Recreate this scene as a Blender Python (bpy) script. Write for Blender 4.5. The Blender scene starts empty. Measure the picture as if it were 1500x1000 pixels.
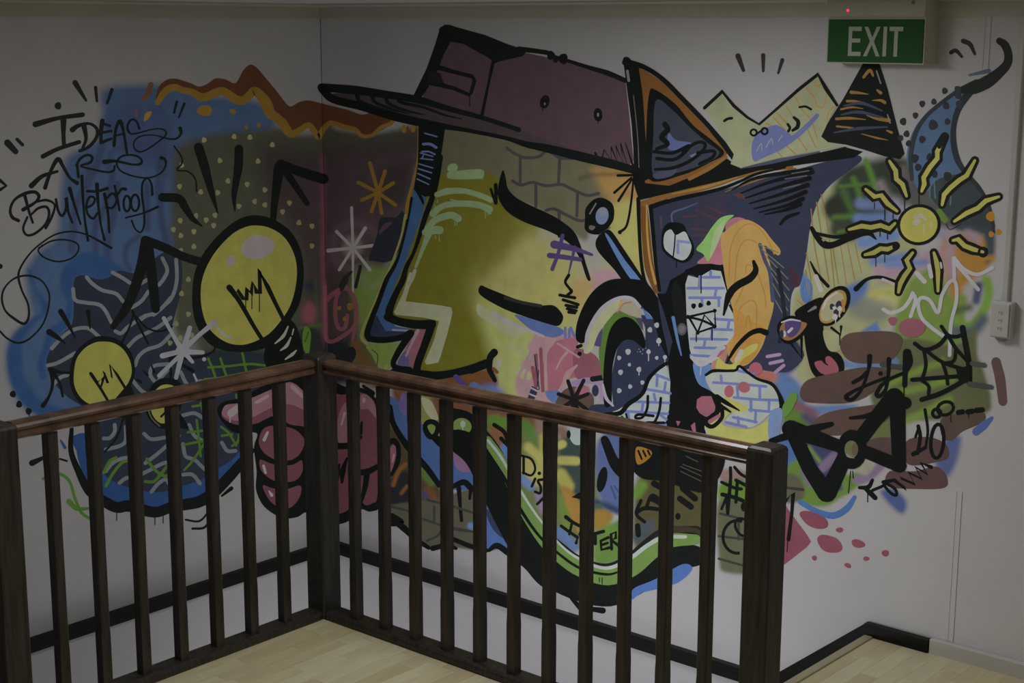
import bpy, bmesh, math, random
import numpy as np
from mathutils import Vector, Matrix
from mathutils.geometry import tessellate_polygon

# ------------------------------------------------------------------ scene, camera, light
sc = bpy.context.scene
COL = sc.collection
F_PX, YAW, PITCH, ROLL = 2285.53, -0.71112, -0.19836, 0.00247
CAM = np.array([5.38516, -4.91145, 2.15819])
_rt = np.array([math.cos(YAW), -math.sin(YAW), 0.0])
_fw = np.array([math.cos(PITCH)*math.sin(YAW), math.cos(PITCH)*math.cos(YAW), math.sin(PITCH)])
_up = np.cross(_rt, _fw)
RT = _rt*math.cos(ROLL) + _up*math.sin(ROLL)
UP = _up*math.cos(ROLL) - _rt*math.sin(ROLL)
FW = _fw

cam_d = bpy.data.cameras.new('camera')
cam = bpy.data.objects.new('camera', cam_d)
COL.objects.link(cam)
cam_d.sensor_fit = 'HORIZONTAL'
cam_d.sensor_width = 36.0
cam_d.lens = 36.0*F_PX/1500.0
cam_d.clip_start = 0.05
m = Matrix(((RT[0], UP[0], -FW[0], CAM[0]), (RT[1], UP[1], -FW[1], CAM[1]),
            (RT[2], UP[2], -FW[2], CAM[2]), (0, 0, 0, 1)))
cam.matrix_world = m
sc.camera = cam

world = bpy.data.worlds.new('world')
sc.world = world
world.use_nodes = True
bg = world.node_tree.nodes['Background']
bg.inputs[0].default_value = (1.0, 0.97, 0.93, 1)
bg.inputs[1].default_value = 0.01

def area_light(name, loc, sx, sy, power, color, rot=(0, 0, 0)):
    d = bpy.data.lights.new(name, 'AREA')
    d.shape = 'RECTANGLE'; d.size = sx; d.size_y = sy
    d.energy = power; d.color = color
    o = bpy.data.objects.new(name, d); COL.objects.link(o)
    o.location = loc; o.rotation_euler = rot
    return o
LAMP = (2.38, -1.5)
area_light('ceiling_lamp_light', (LAMP[0], LAMP[1], 2.250), 0.45, 1.0, 17.2, (0.99, 0.99, 1.0))
area_light('second_lamp_light', (5.4, -1.9, 2.250), 0.45, 1.0, 4.5, (1.0, 0.985, 0.97))
# unseen fill lights added in the stairwell to brighten the lower walls
area_light('stair_fill_tube_light', (1.85, -1.100, -0.10), 1.5, 0.08, 3.9, (0.94, 0.965, 1.0), (math.radians(90), 0, 0))
area_light('stair_fill_uplight_light', (0.5, -0.6, -1.935), 0.5, 0.5, 6.2, (0.94, 0.965, 1.0), (math.radians(180), 0, 0))

vs = sc.view_settings
vs.view_transform = 'Standard'; vs.look = 'None'; vs.gamma = 1.0
vs.use_curve_mapping = False
vs.exposure = 0.0

# ------------------------------------------------------------------ materials
def mat(name, base, rough=0.5, spec=0.5, noise=None, bump=None, metallic=0.0, emit=None):
    mt = bpy.data.materials.new(name); mt.use_nodes = True
    nt = mt.node_tree; b = nt.nodes['Principled BSDF']
    b.inputs['Base Color'].default_value = (*base, 1)
    b.inputs['Roughness'].default_value = rough
    b.inputs['Specular IOR Level'].default_value = spec
    b.inputs['Metallic'].default_value = metallic
    if emit:
        b.inputs['Emission Color'].default_value = (*emit[0], 1)
        b.inputs['Emission Strength'].default_value = emit[1]
    tc = nt.nodes.new('ShaderNodeTexCoord')
    if noise:
        scl, amt, stretch = noise
        mp = nt.nodes.new('ShaderNodeMapping'); mp.inputs['Scale'].default_value = stretch
        nz = nt.nodes.new('ShaderNodeTexNoise'); nz.inputs['Scale'].default_value = scl
        nz.inputs['Detail'].default_value = 5
        nt.links.new(tc.outputs['Object'], mp.inputs[0]); nt.links.new(mp.outputs[0], nz.inputs['Vector'])
        rp = nt.nodes.new('ShaderNodeValToRGB')
        rp.color_ramp.elements[0].position = 0.3; rp.color_ramp.elements[1].position = 0.7
        lo = tuple(max(0, c*(1-amt)) for c in base); hi = tuple(min(1, c*(1+amt)) for c in base)
        rp.color_ramp.elements[0].color = (*lo, 1); rp.color_ramp.elements[1].color = (*hi, 1)
        nt.links.new(nz.outputs[0], rp.inputs[0]); nt.links.new(rp.outputs[0], b.inputs['Base Color'])
    if bump:
        nb = nt.nodes.new('ShaderNodeTexNoise'); nb.inputs['Scale'].default_value = bump[0]
        bp = nt.nodes.new('ShaderNodeBump'); bp.inputs['Strength'].default_value = bump[1]
        bp.inputs['Distance'].default_value = 0.002
        nt.links.new(tc.outputs['Object'], nb.inputs['Vector'])
        nt.links.new(nb.outputs[0], bp.inputs['Height']); nt.links.new(bp.outputs[0], b.inputs['Normal'])
    return mt

WALL_ALB = (0.70, 0.685, 0.70)
M = {}
M['wall'] = mat('white_wall_paint', WALL_ALB, 0.55, 0.35, (2.2, 0.035, (1, 1, 1)), (60, 0.12))
M['cornice'] = mat('cream_cornice_paint', (0.60, 0.57, 0.48), 0.5, 0.4, (3, 0.05, (1, 1, 1)))
M['ceiling'] = mat('ceiling_paint', (0.75, 0.75, 0.76), 0.7, 0.3, (3, 0.03, (1, 1, 1)))
M['white_trim'] = mat('white_trim_paint', (0.62, 0.60, 0.57), 0.4, 0.5, (5, 0.04, (1, 1, 1)))
M['dark_trim'] = mat('black_brown_trim', (0.0075, 0.0065, 0.0055), 0.5, 0.25, (9, 0.35, (1, 1, 6)))
M['wood'] = mat('dark_stained_wood', (0.033, 0.0265, 0.021), 0.45, 0.5, (11, 0.6, (6, 6, 0.5)))
M['rail'] = mat('handrail_wood', (0.100, 0.055, 0.034), 0.24, 0.55, (7, 0.45, (2, 2, 2)))
M['nosing'] = mat('pale_nosing', (0.42, 0.38, 0.24), 0.45, 0.4, (8, 0.1, (1, 0.3, 1)))
M['concrete'] = mat('stair_concrete', (0.30, 0.29, 0.27), 0.8, 0.2, (6, 0.1, (1, 1, 1)))
M['housing'] = mat('cream_plastic', (0.55, 0.53, 0.42), 0.45, 0.4, (4, 0.03, (1, 1, 1)))
M['green'] = mat('exit_green', (0.030, 0.115, 0.030), 0.6, 0.15, (4, 0.05, (1, 1, 1)))
M['letter'] = mat('exit_letter_white', (0.52, 0.55, 0.50), 0.6, 0.15, (4, 0.03, (1, 1, 1)))
M['led'] = mat('red_led', (0.6, 0.02, 0.03), 0.3, 0.5, None, None, 0, ((1.0, 0.03, 0.06), 1.6))
M['plastic'] = mat('white_plastic', (0.60, 0.585, 0.55), 0.4, 0.5, (5, 0.03, (1, 1, 1)))
M['slot'] = mat('outlet_slot_grey', (0.22, 0.21, 0.20), 0.5, 0.4, (5, 0.03, (1, 1, 1)))
M['lamp'] = mat('lamp_diffuser', (0.8, 0.8, 0.8), 0.5, 0.3, None, None, 0, ((1, 0.97, 0.93), 1.0))

# ------------------------------------------------------------------ helpers
def tag(o, label=None, cat=None, group=None, kind=None):
    if label: o['label'] = label
    if cat: o['category'] = cat
    if group: o['group'] = group
    if kind: o['kind'] = kind
    return o

def empty(name, loc, label=None, cat=None):
    o = bpy.data.objects.new(name, None); COL.objects.link(o); o.location = loc
    o.empty_display_size = 0.05
    return tag(o, label, cat)

def link(name, me, parent=None):
    o = bpy.data.objects.new(name, me); COL.objects.link(o)
    if parent:
        o.parent = parent
        o.matrix_parent_inverse = Matrix.Translation(-root_loc(parent))
    return o

def root_loc(o):
    v = Vector(o.location)
    if o.parent: v = v + root_loc(o.parent)*0
    return v

def from_bm(name, bm, material, parent=None, smooth=False):
    me = bpy.data.meshes.new(name); bm.to_mesh(me); bm.free()
    me.materials.append(material)
    if smooth:
        for p in me.polygons: p.use_smooth = True
    return link(name, me, parent)

def box_bm(bm, x0, x1, y0, y1, z0, z1, bev=0.0, seg=2):
    v = [bm.verts.new(p) for p in ((x0,y0,z0),(x1,y0,z0),(x1,y1,z0),(x0,y1,z0),(x0,y0,z1),(x1,y0,z1),(x1,y1,z1),(x0,y1,z1))]
    fs = [bm.faces.new([v[i] for i in f]) for f in ((0,3,2,1),(4,5,6,7),(0,1,5,4),(1,2,6,5),(2,3,7,6),(3,0,4,7))]
    if bev:
        es = set(e for f in fs for e in f.edges)
        bmesh.ops.bevel(bm, geom=list(es), offset=bev, segments=seg, affect='EDGES', profile=0.5)

def box(name, x0, x1, y0, y1, z0, z1, material, parent=None, bev=0.0, seg=2):
    bm = bmesh.new(); box_bm(bm, x0, x1, y0, y1, z0, z1, bev, seg)
    return from_bm(name, bm, material, parent)

def loft(name, rings, material, parent=None, smooth=False):
    bm = bmesh.new(); vr = [[bm.verts.new(p) for p in r] for r in rings]
    n = len(rings[0])
    for a, b in zip(vr, vr[1:]):
        for i in range(n):
            bm.faces.new((a[i], a[(i+1) % n], b[(i+1) % n], b[i]))
    bm.faces.new(list(reversed(vr[0]))); bm.faces.new(vr[-1])
    bmesh.ops.recalc_face_normals(bm, faces=bm.faces)
    return from_bm(name, bm, material, parent, smooth)

def struct(o):
    o['kind'] = 'structure'; return o

# ------------------------------------------------------------------ room shell
A, B = 1.234, -1.1666          # railing lines: x = A (left run), y = B (right run)
ZC0, ZC1 = 2.197, 2.262        # cornice
XE, YE, ZB = 7.2, -7.2, -2.5
TOPX = 2.876                   # top riser of the stairs
struct(box('wall_left', -0.12, 0.0, YE, 0.0, ZB, ZC1, M['wall']))
struct(box('wall_back', -0.12, XE, 0.0, 0.12, ZB, ZC1, M['wall']))
struct(box('wall_right', XE, XE+0.12, YE, 0.12, ZB, ZC1, M['wall']))
struct(box('wall_front', -0.12, XE+0.12, YE-0.12, YE, ZB, ZC1, M['wall']))
struct(box('ceiling', -0.12, XE+0.12, YE-0.12, 0.12, ZC1, ZC1+0.1, M['ceiling']))

def cornice(name, along):
    prof = [(0, ZC0), (0.012, ZC0), (0.012, ZC0+0.05), (0.024, ZC0+0.058), (0.024, ZC1), (0, ZC1)]
    if along == 'x': rings = [[(x, -d, z) for d, z in prof] for x in (0.0, XE)]
    else: rings = [[(d, y, z) for d, z in prof] for y in (YE, 0.0)]
    return struct(loft(name, rings, M['cornice']))
cornice('trim_1', 'x'); cornice('trim_2', 'y')

# dark wooden ledge running round the stairwell walls, rising to the landing skirting
def ledge(name, along, lo, hi):
    prof = [(0, -0.337), (0.016, -0.337), (0.016, -0.292), (0.028, -0.288), (0.028, -0.2745), (0, -0.2745)]
    if along == 'x': rings = [[(x, -d, z) for d, z in prof] for x in (lo, hi)]
    else: rings = [[(d, y, z) for d, z in prof] for y in (lo, hi)]
    return struct(loft(name, rings, M['dark_trim']))
ledge('trim_3', 'y', YE, 0.0)
ledge('trim_4', 'x', 0.0, 2.490)
rk = [(2.490, -0.337), (2.865, -0.045), (2.868, 0.045), (2.480, -0.2745)]
struct(loft('trim_5', [[(x, y, z) for x, z in rk] for y in (0.0, -0.022)], M['dark_trim']))
bmk = bmesh.new(); box_bm(bmk, 2.866, 3.117, -0.032, 0.0, -0.005, 0.047, 0.003)
struct(from_bm('baseboard_back', bmk, M['dark_trim']))
bmk = bmesh.new(); box_bm(bmk, 3.119, XE, -0.026, 0.0, -0.005, 0.052, 0.003)
struct(from_bm('baseboard_right', bmk, M['white_trim']))
# cover strip over the wall joint
loftp = [(3.1755, 0), (3.1755, -0.003), (3.177, -0.003), (3.1775, -0.0012), (3.1945, -0.0012), (3.195, -0.003), (3.1965, -0.003), (3.1965, 0)]
struct(loft('trim_6', [[(x, y, z) for x, y in loftp] for z in (0.052, 0.60)], M['wall']))
struct(loft('trim_9', [[(x, y, z) for x, y in loftp] for z in (2.03, ZC0)], M['wall']))
struct(box('corner_crack', 0.0, 0.0016, -0.0016, 0.0, 1.0, ZC0, M['dark_trim']))  # dark strip drawn for the crack line down the wall corner

# ------------------------------------------------------------------ floor: slab, planks
random.seed(4)
fl = bmesh.new()
box_bm(fl, A-0.05, XE, YE, B+0.05, -0.22, -0.008)
box_bm(fl, TOPX, XE, B+0.05, 0.0, -0.22, -0.008)
floor = struct(from_bm('floor', fl, M['concrete']))
PW = 0.0655
plank_mats = []
for i, c in enumerate(((0.68,0.61,0.385),(0.64,0.56,0.345),(0.72,0.655,0.44),(0.60,0.515,0.305),(0.68,0.625,0.42),(0.65,0.575,0.345))):
    plank_mats.append(mat('maple_plank_%d' % i, c, 0.38, 0.4, (5, 0.09, (5, 0.7, 1))))
plank_meshes = {}
def plank_mesh(ln, mi):
    k = (ln, mi)
    if k not in plank_meshes:
        bm = bmesh.new(); box_bm(bm, 0.0003, PW-0.0003, 0.0003, ln-0.0003, -0.008, 0.0)
        for f in bm.faces: f.smooth = False
        me = bpy.data.meshes.new('plank'); bm.to_mesh(me); bm.free(); me.materials.append(plank_mats[mi])
        plank_meshes[k] = me
    return plank_meshes[k]
far = [bmesh.new() for _ in plank_mats]
nplank = 0
def region_ok(x0, x1, y0, y1):
    if x0 < A-0.045: return False
    if y1 > B+0.045 and x0 < TOPX+0.03: return False
    return y1 <= 0.0
nx = int((XE-(A-0.05))/PW)
for ix in range(nx):
    x0 = A-0.045+ix*PW
    ytop = B+0.045 if x0 < TOPX+0.03 else -0.001
    y = ytop + random.choice((0.0, 0.0))
    first = True
    while y > -3.4 and x0 < 6.0:
        ln = random.choice((0.28, 0.34, 0.40, 0.46))
        if first: ln = random.choice((0.12, 0.2, 0.28, 0.34)); first = False
        mi = random.randrange(len(plank_mats))
        cx, cy = x0+PW/2, y-ln/2
        d = (np.array([cx, cy, 0])-CAM)
        zc = d@FW; px = 750+F_PX*(d@RT)/zc; py = 500-F_PX*(d@UP)/zc
        vis = -60 < px < 1560 and py < 1060
        if vis and nplank < 280:
            o = link('plank', plank_mesh(ln, mi), floor); o.location = (x0, y-ln, 0); nplank += 1
        else:
            box_bm(far[mi], x0+0.0003, x0+PW-0.0003, y-ln+0.0003, y-0.0003, -0.008, 0.0)
        y -= ln
    if y > YE:
        box_bm(far[ix % len(far)], x0+0.0003, x0+PW-0.0003, YE, y-0.0003, -0.008, 0.0)
xf = A-0.045+math.ceil((TOPX+0.03-(A-0.045))/PW)*PW       # narrow filler planks beside the nosing
for k, (ya, yb) in enumerate(((-0.001, -0.24), (-0.24, -0.58), (-0.58, -0.86), (-0.86, B+0.045))):
    box('plank', TOPX+0.0305, xf-0.0003, yb+0.0003, ya-0.0003, -0.008, 0.0, plank_mats[(k*2+1) % 6], floor)
fm = bpy.data.meshes.new('plank_field'); allbm = bmesh.new()
for mi, b_ in enumerate(far):
    for f in b_.faces: f.material_index = mi
    tmp = bpy.data.meshes.new('tmp'); b_.to_mesh(tmp); b_.free(); allbm.from_mesh(tmp); bpy.data.meshes.remove(tmp)
allbm.to_mesh(fm); allbm.free()
for pm in plank_mats: fm.materials.append(pm)
tag(link('plank_field', fm, floor), kind='stuff')

# nosing strip at the head of the stairs, and the stairs going down along the back wall
struct(box('trim_7', TOPX-0.004, TOPX+0.030, B+0.05, -0.033, -0.03, 0.007, M['nosing'], None, 0.004, 3))
stairs = bmesh.new()
nst = 9
for i in range(nst):
    x1 = TOPX-0.004-i*0.215; z1 = -0.205*(i+1)
    box_bm(stairs, x1-0.215, x1, B+0.05, -0.002, ZB, z1)
xs = TOPX-0.004-nst*0.215
box_bm(stairs, 0.0, xs, B+0.05, -0.002, ZB, -0.205*(nst+1))
struct(from_bm('stairs', stairs, M['concrete']))
struct(box('floor_lower', 0.0, XE, YE, 0.0, ZB-0.1, ZB, M['concrete']))

# ------------------------------------------------------------------ railing
rl = empty('stair_railing', (A, B, 0), 'dark stained wooden railing with square balusters around the stairwell', 'railing')
def newel(cx, cy, ztop, h=0.045):
    bm = bmesh.new(); c = 0.004
    def ring(hh, z, ch): return [(cx+sx*(hh-(ch if k else 0)), cy+sy*(hh-(0 if k else ch)), z)
                                 for sx, sy, k in ((-1,-1,0),(-1,-1,1),(1,-1,1),(1,-1,0),(1,1,0),(1,1,1),(-1,1,1),(-1,1,0))]
    rings = [ring(h, -0.02, c), ring(h, ztop-0.014, c), ring(h-0.003, ztop-0.006, c), ring(h-0.011, ztop, c)]
    return loft('newel_post', rings, M['wood'], rl)
newel(A, B, 0.998); newel(3.124, B, 0.992, 0.0445); newel(A, -2.473, 0.985)
HP = [(-0.024, 0.930), (0.024, 0.930), (0.029, 0.934), (0.029, 0.941), (0.023, 0.946), (0.024, 0.953), (0.030, 0.960),
      (0.031, 0.968), (0.027, 0.976), (0.018, 0.982), (0.0, 0.9845), (-0.018, 0.982), (-0.027, 0.976), (-0.031, 0.968),
      (-0.030, 0.960), (-0.024, 0.953), (-0.023, 0.946), (-0.029, 0.941), (-0.029, 0.934)]
def rail_run(name, prof, along, c, lo, hi, material, round_lo=False, round_hi=False, smooth=True):
    st = []
    zc = sum(p[1] for p in prof)/len(prof)
    def sect(t, s):
        if along == 'x': return [(t, c+d*s, zc+(z-zc)*(0.45+0.55*s) if s < 1 else z) for d, z in prof]
        return [(c+d*s, t, zc+(z-zc)*(0.45+0.55*s) if s < 1 else z) for d, z in prof]
    if round_lo: st += [(lo, .55), (lo+.006, .8), (lo+.014, .93), (lo+.026, 1)]
    else: st += [(lo, 1)]
    if round_hi: st += [(hi-.026, 1), (hi-.014, .93), (hi-.006, .8), (hi, .55)]
    else: st += [(hi, 1)]
    o = loft(name, [sect(t, s) for t, s in st], material, rl, False)
    return o
rail_run('handrail', HP, 'x', B, A+0.030, 3.080, M['rail'], True, False)
rail_run('handrail', HP, 'y', A, -2.43, B-0.030, M['rail'], False, True)
BP = [(-0.040, 0.0), (0.040, 0.0), (0.044, 0.006), (0.044, 0.018), (0.040, 0.026), (0.030, 0.030), (-0.030, 0.030), (-0.040, 0.026), (-0.044, 0.018), (-0.044, 0.006)]
rail_run('bottom_rail', BP, 'x', B, A+0.030, 3.080, M['wood'], True, False)
rail_run('bottom_rail', BP, 'y', A, -2.43, B-0.030, M['wood'], False, True)
def baluster_mesh():
    h = 0.018; rings = []
    for z, ch in ((0.030, .0012), (0.205, .0012), (0.235, .0035), (0.805, .0035), (0.835, .0012), (0.932, .0012)):
        rings.append([(sx*(h-(ch if k else 0)), sy*(h-(0 if k else ch)), z)
                      for sx, sy, k in ((-1,-1,0),(-1,-1,1),(1,-1,1),(1,-1,0),(1,1,0),(1,1,1),(-1,1,1),(-1,1,0))])
    o = loft('baluster', rings, M['wood'])
    me = o.data; bpy.data.objects.remove(o); return me
bme = baluster_mesh()
for i in range(11):
    o = link('baluster', bme, rl); o.matrix_parent_inverse = Matrix.Translation((-A, -B, 0)); o.location = (1.409+0.1522*i, B, 0)
for i in range(7):
    o = link('baluster', bme, rl); o.matrix_parent_inverse = Matrix.Translation((-A, -B, 0)); o.location = (A, -1.3615-0.1552*i, 0)

# ------------------------------------------------------------------ exit sign
ex = empty('exit_sign', (2.84, -0.055, 2.045), 'green EXIT sign on a cream box high on the painted wall', 'exit sign')
SX0, SX1, SY = 2.664, 3.014, -0.105
bm = bmesh.new()
hp = [(-0.018, 2.043), (-0.104, 2.043), (-0.104, 2.192), (-0.085, 2.2605), (-0.018, 2.2605)]
hp = [(0.0, 2.043), (-0.103, 2.043), (-0.103, 2.196), (-0.112, 2.2), (-0.112, 2.2605), (0.0, 2.2605)]
loft('housing', [[(x, y, z) for y, z in hp] for x in (SX0-0.006, SX1+0.004)], M['housing'], ex)
gp = box('face_panel', SX0, SX1, SY-0.002, SY+0.003, 2.047, 2.1885, M['green'], ex, 0.001, 1)
gp['label'] = 'green face panel'
def sx_(u): return SX0+(SX1-SX0)*u
def sz_(v): return 2.1885-(2.1885-2.047)*v
def letter(polys):
    bm = bmesh.new()
    for P in polys:
        fr = [bm.verts.new((sx_(u), SY-0.0035, sz_(v))) for u, v in P]
        bk = [bm.verts.new((sx_(u), SY-0.0015, sz_(v))) for u, v in P]
        bm.faces.new(fr); n = len(P)
        for i in range(n): bm.faces.new((fr[i], bk[i], bk[(i+1) % n], fr[(i+1) % n]))
    bmesh.ops.recalc_face_normals(bm, faces=bm.faces)
    return from_bm('letter', bm, M['letter'], ex)
def R(u0, v0, u1, v1): return [(u0, v0), (u1, v0), (u1, v1), (u0, v1)]
t0, t1 = 0.17, 0.855
letter([R(.225, t0, .262, t1), R(.262, t0, .362, t0+.10), R(.262, .445, .352, .54), R(.262, t1-.10, .362, t1)])
letter([[(.39, t0), (.43, t0), (.496, .51), (.562, t1), (.522, t1), (.4755, .59), (.428, t1), (.388, t1), (.4555, .51)], [(.4762, .43), (.522, t0), (.56, t0), (.4965, .51)]])
letter([R(.592, t0, .63, t1)])
letter([R(.655, t0, .795, t0+.10), R(.706, t0+.10, .744, t1)])
def disc(name, c, r, axis, depth, material, parent, n=16):
    cx, cy, cz = c
    r1 = [(cx+r*math.cos(a), cy, cz+r*math.sin(a)) for a in [2*math.pi*i/n for i in range(n)]]
    r2 = [(x, cy-depth, z) for x, y, z in r1]
    r3 = [(cx+(x-cx)*.6, cy-depth*1.4, cz+(z-cz)*.6) for x, y, z in r1]
    return loft(name, [r1, r2, r3], material, parent)
disc('indicator_light', (2.738, -0.112, 2.218), 0.0042, 'y', 0.002, M['led'], ex)['label'] = 'small glowing red indicator light'
disc('screw', (2.975, -0.112, 2.242), 0.006, 'y', 0.002, M['slot'], ex)

# ------------------------------------------------------------------ conduit and socket
cd = loft('cable_conduit', [[(3.296, 0, z), (3.296, -0.012, z), (3.299, -0.015, z), (3.315, -0.015, z), (3.318, -0.012, z), (3.318, 0, z)] for z in (1.279, ZC0)], M['plastic'])
tag(cd, 'white plastic cable conduit running up the wall above the power outlet', 'conduit')
so = empty('power_outlet', (3.305, 0, 1.215), 'white power outlet box at the foot of the wall conduit', 'outlet')
box('back_box', 3.270, 3.342, -0.034, 0.0, 1.158, 1.279, M['plastic'], so, 0.003)
fp = box('face_plate', 3.276, 3.336, -0.040, -0.034, 1.163, 1.274, M['plastic'], so, 0.002)
for k, zz in enumerate((1.245, 1.2185, 1.192)):
    disc('pin_slot', (3.307, -0.0401, zz), 0.0085, 'y', 0.0012, M['plastic'], so)
    for s in (-1, 1):
        a = 0.5*s
        bm = bmesh.new(); box_bm(bm, 3.307+s*0.0035-0.0012, 3.307+s*0.0035+0.0012, -0.0424, -0.041, zz-0.003, zz+0.004)
        from_bm('slot_mark', bm, M['slot'], so)
bm = bmesh.new()
# tapered cable gland under the outlet
loft('cable_gland', [[(3.287, -0.004, 1.158), (3.330, -0.004, 1.158), (3.330, -0.030, 1.158), (3.287, -0.030, 1.158)],
                     [(3.300, -0.006, 1.146), (3.318, -0.006, 1.146), (3.318, -0.022, 1.146), (3.300, -0.022, 1.146)]], M['slot'], so)

# ------------------------------------------------------------------ ceiling lamp (above the landing)
cl = empty('ceiling_lamp', (LAMP[0], LAMP[1], ZC1), 'rectangular ceiling lamp with a white diffuser over the landing', 'lamp')
box('lamp_body', LAMP[0]-0.27, LAMP[0]+0.27, LAMP[1]-0.52, LAMP[1]+0.52, 2.258, ZC1-0.0005, M['white_trim'], cl, 0.004)
box('diffuser', LAMP[0]-0.23, LAMP[0]+0.23, LAMP[1]-0.50, LAMP[1]+0.50, 2.2545, 2.258, M['lamp'], cl, 0.001)

cl2 = empty('ceiling_lamp', (5.4, -1.9, ZC1), 'rectangular ceiling lamp with a white diffuser beyond the stair head', 'lamp')
box('lamp_body', 5.15, 5.65, -2.42, -1.38, 2.258, ZC1-0.0005, M['white_trim'], cl2, 0.004)
box('diffuser', 5.17, 5.63, -2.40, -1.40, 2.2545, 2.258, M['lamp'], cl2, 0.001)
tl = empty('stair_fill_tube', (1.85, -1.11, -0.10), 'unseen slim tube added on the landing edge as fill light for the stairwell', 'lamp')  # invented fixture for the fill light on the lower back wall
box('lamp_body', 1.08, 2.62, -1.1166, -1.106, -0.145, -0.055, M['white_trim'], tl, 0.002)
box('diffuser', 1.10, 2.60, -1.106, -1.1015, -0.135, -0.065, M['lamp'], tl, 0.001)
ul = empty('stair_fill_uplight', (0.5, -0.6, -2.05), 'unseen square uplight added on the lower stair landing as fill light', 'lamp')  # invented box for the added upward fill light
box('lamp_body', 0.24, 0.76, -0.86, -0.34, -2.05, -1.95, M['white_trim'], ul, 0.004)
box('diffuser', 0.26, 0.74, -0.84, -0.36, -1.95, -1.94, M['lamp'], ul, 0.001)

# ================================================================== the mural
# seen colour -> paint colour: divide by the brightness the bare wall has at the same spot
_WX = [0, 250, 470, 700, 1000, 1200, 1340, 1500]
_WY = [50, 300, 600, 850]
_WV = np.array([[52, 68, 80, 96, 108, 100, 84, 62],
                [90, 96, 104, 116, 132, 130, 112, 96],
                [97, 106, 114, 124, 138, 140, 132, 116],
                [94, 110, 124, 128, 136, 136, 128, 112]], float)
def wall_level(x, y):
    x = min(max(x, 0), 1500); y = min(max(y, 50), 850)
    r = [np.interp(x, _WX, _WV[i]) for i in range(4)]
    return float(np.interp(y, _WY, r))
def s2l(c):
    c = c/255.0
    return c/12.92 if c <= 0.04045 else ((c+0.055)/1.055)**2.4
def paint(seen, x, y):
    w = s2l(wall_level(x, y))
    if 735 < x < 1150 and 320 < y < 665 and max(seen) > 115 and not (seen[0] > 145 and seen[2] > 140):
        seen = tuple(c*1.13 for c in seen)
    v = [s2l(c)/w*0.70 for c in seen]
    k = min(1.0, 0.88/max(v))
    return tuple(c*k for c in v)

def ray(px, py):
    return (px-750.0)*RT - (py-500.0)*UP + F_PX*FW
def wall_pt(px, py, left, off):
    d = ray(px, py)
    if left: t = (off-CAM[0])/d[0]
    else: t = (-off-CAM[1])/d[1]
    p = CAM+d*t
    return (float(p[0]), float(p[1]), float(p[2]))
def project(P):
    d = P-CAM; z = d@FW
    return 750+F_PX*(d@RT)/z, 500-F_PX*(d@UP)/z
_c0 = project(np.array([0, 0, 2.2])); _c1 = project(np.array([0, 0, -0.5]))
def side(p):   # >0: right of the wall corner
    return (p[0]-_c0[0])*(_c1[1]-_c0[1]) - (p[1]-_c0[1])*(_c1[0]-_c0[0])
def clip(poly, keep_right):
    out = []; n = len(poly); s = 1.0 if keep_right else -1.0
    for i in range(n):
        a, b = poly[i], poly[(i+1) % n]; sa, sb = s*side(a), s*side(b)
        if sa >= 0: out.append(a)
        if (sa >= 0) != (sb >= 0):
            t = sa/(sa-sb); out.append((a[0]+(b[0]-a[0])*t, a[1]+(b[1]-a[1])*t))
    return out

def spline(pts, closed=False, n=6):
    P = [np.array(p, float) for p in pts]; N = len(P)
    if N < 3: return [tuple(p) for p in P]
    out = []
    rng = range(N) if closed else range(N-1)
    for i in rng:
        p1, p2 = P[i], P[(i+1) % N]
        p0 = P[i-1] if (closed or i > 0) else 2*p1-p2
        p3 = P[(i+2) % N] if (closed or i+2 < N) else 2*p2-p1
        for k in range(n):
            t = k/n
            out.append(tuple(0.5*((2*p1)+(-p0+p2)*t+(2*p0-5*p1+4*p2-p3)*t*t+(-p0+3*p1-3*p2+p3)*t**3)))
    if not closed: out.append(tuple(P[-1]))
    return out

PAINT = bpy.data.materials.new('spray_paint'); PAINT.use_nodes = True
_nt = PAINT.node_tree; _b = _nt.nodes['Principled BSDF']
_at = _nt.nodes.new('ShaderNodeAttribute'); _at.attribute_name = 'paint'
_tc = _nt.nodes.new('ShaderNodeTexCoord')
_nz = _nt.nodes.new('ShaderNodeTexNoise'); _nz.inputs['Scale'].default_value = 14; _nz.inputs['Detail'].default_value = 6
_mr = _nt.nodes.new('ShaderNodeMapRange'); _mr.inputs['From Min'].default_value = 0.3; _mr.inputs['From Max'].default_value = 0.7
_mr.inputs['To Min'].default_value = 0.92; _mr.inputs['To Max'].default_value = 1.08
_mx = _nt.nodes.new('ShaderNodeVectorMath'); _mx.operation = 'SCALE'
_nt.links.new(_tc.outputs['Object'], _nz.inputs['Vector']); _nt.links.new(_nz.outputs[0], _mr.inputs[0])
_nt.links.new(_at.outputs['Color'], _mx.inputs[0]); _nt.links.new(_mr.outputs[0], _mx.inputs['Scale'])
_nt.links.new(_mx.outputs[0], _b.inputs['Base Color'])
_b.inputs['Roughness'].default_value = 0.65; _b.inputs['Specular IOR Level'].default_value = 0.12
UNDER = PAINT.copy(); UNDER.name = 'spray_paint_over_white'
_nt = UNDER.node_tree
_vm = [n for n in _nt.nodes if n.type == 'VECT_MATH'][0]; _ua = [n for n in _nt.nodes if n.type == 'ATTRIBUTE'][0]
_mix = _nt.nodes.new('ShaderNodeMix'); _mix.data_type = 'RGBA'
_ub = _nt.nodes['Principled BSDF']
_mix.inputs[6].default_value = (*WALL_ALB, 1)
_nt.links.new(_ua.outputs['Alpha'], _mix.inputs[0]); _nt.links.new(_vm.outputs[0], _mix.inputs[7])
_nt.links.new(_mix.outputs[2], _ub.inputs['Base Color'])

mural = empty('graffiti_mural', (0, 0, 0.9), 'colourful graffiti mural sprayed across both white walls of the corner', 'mural')

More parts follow.
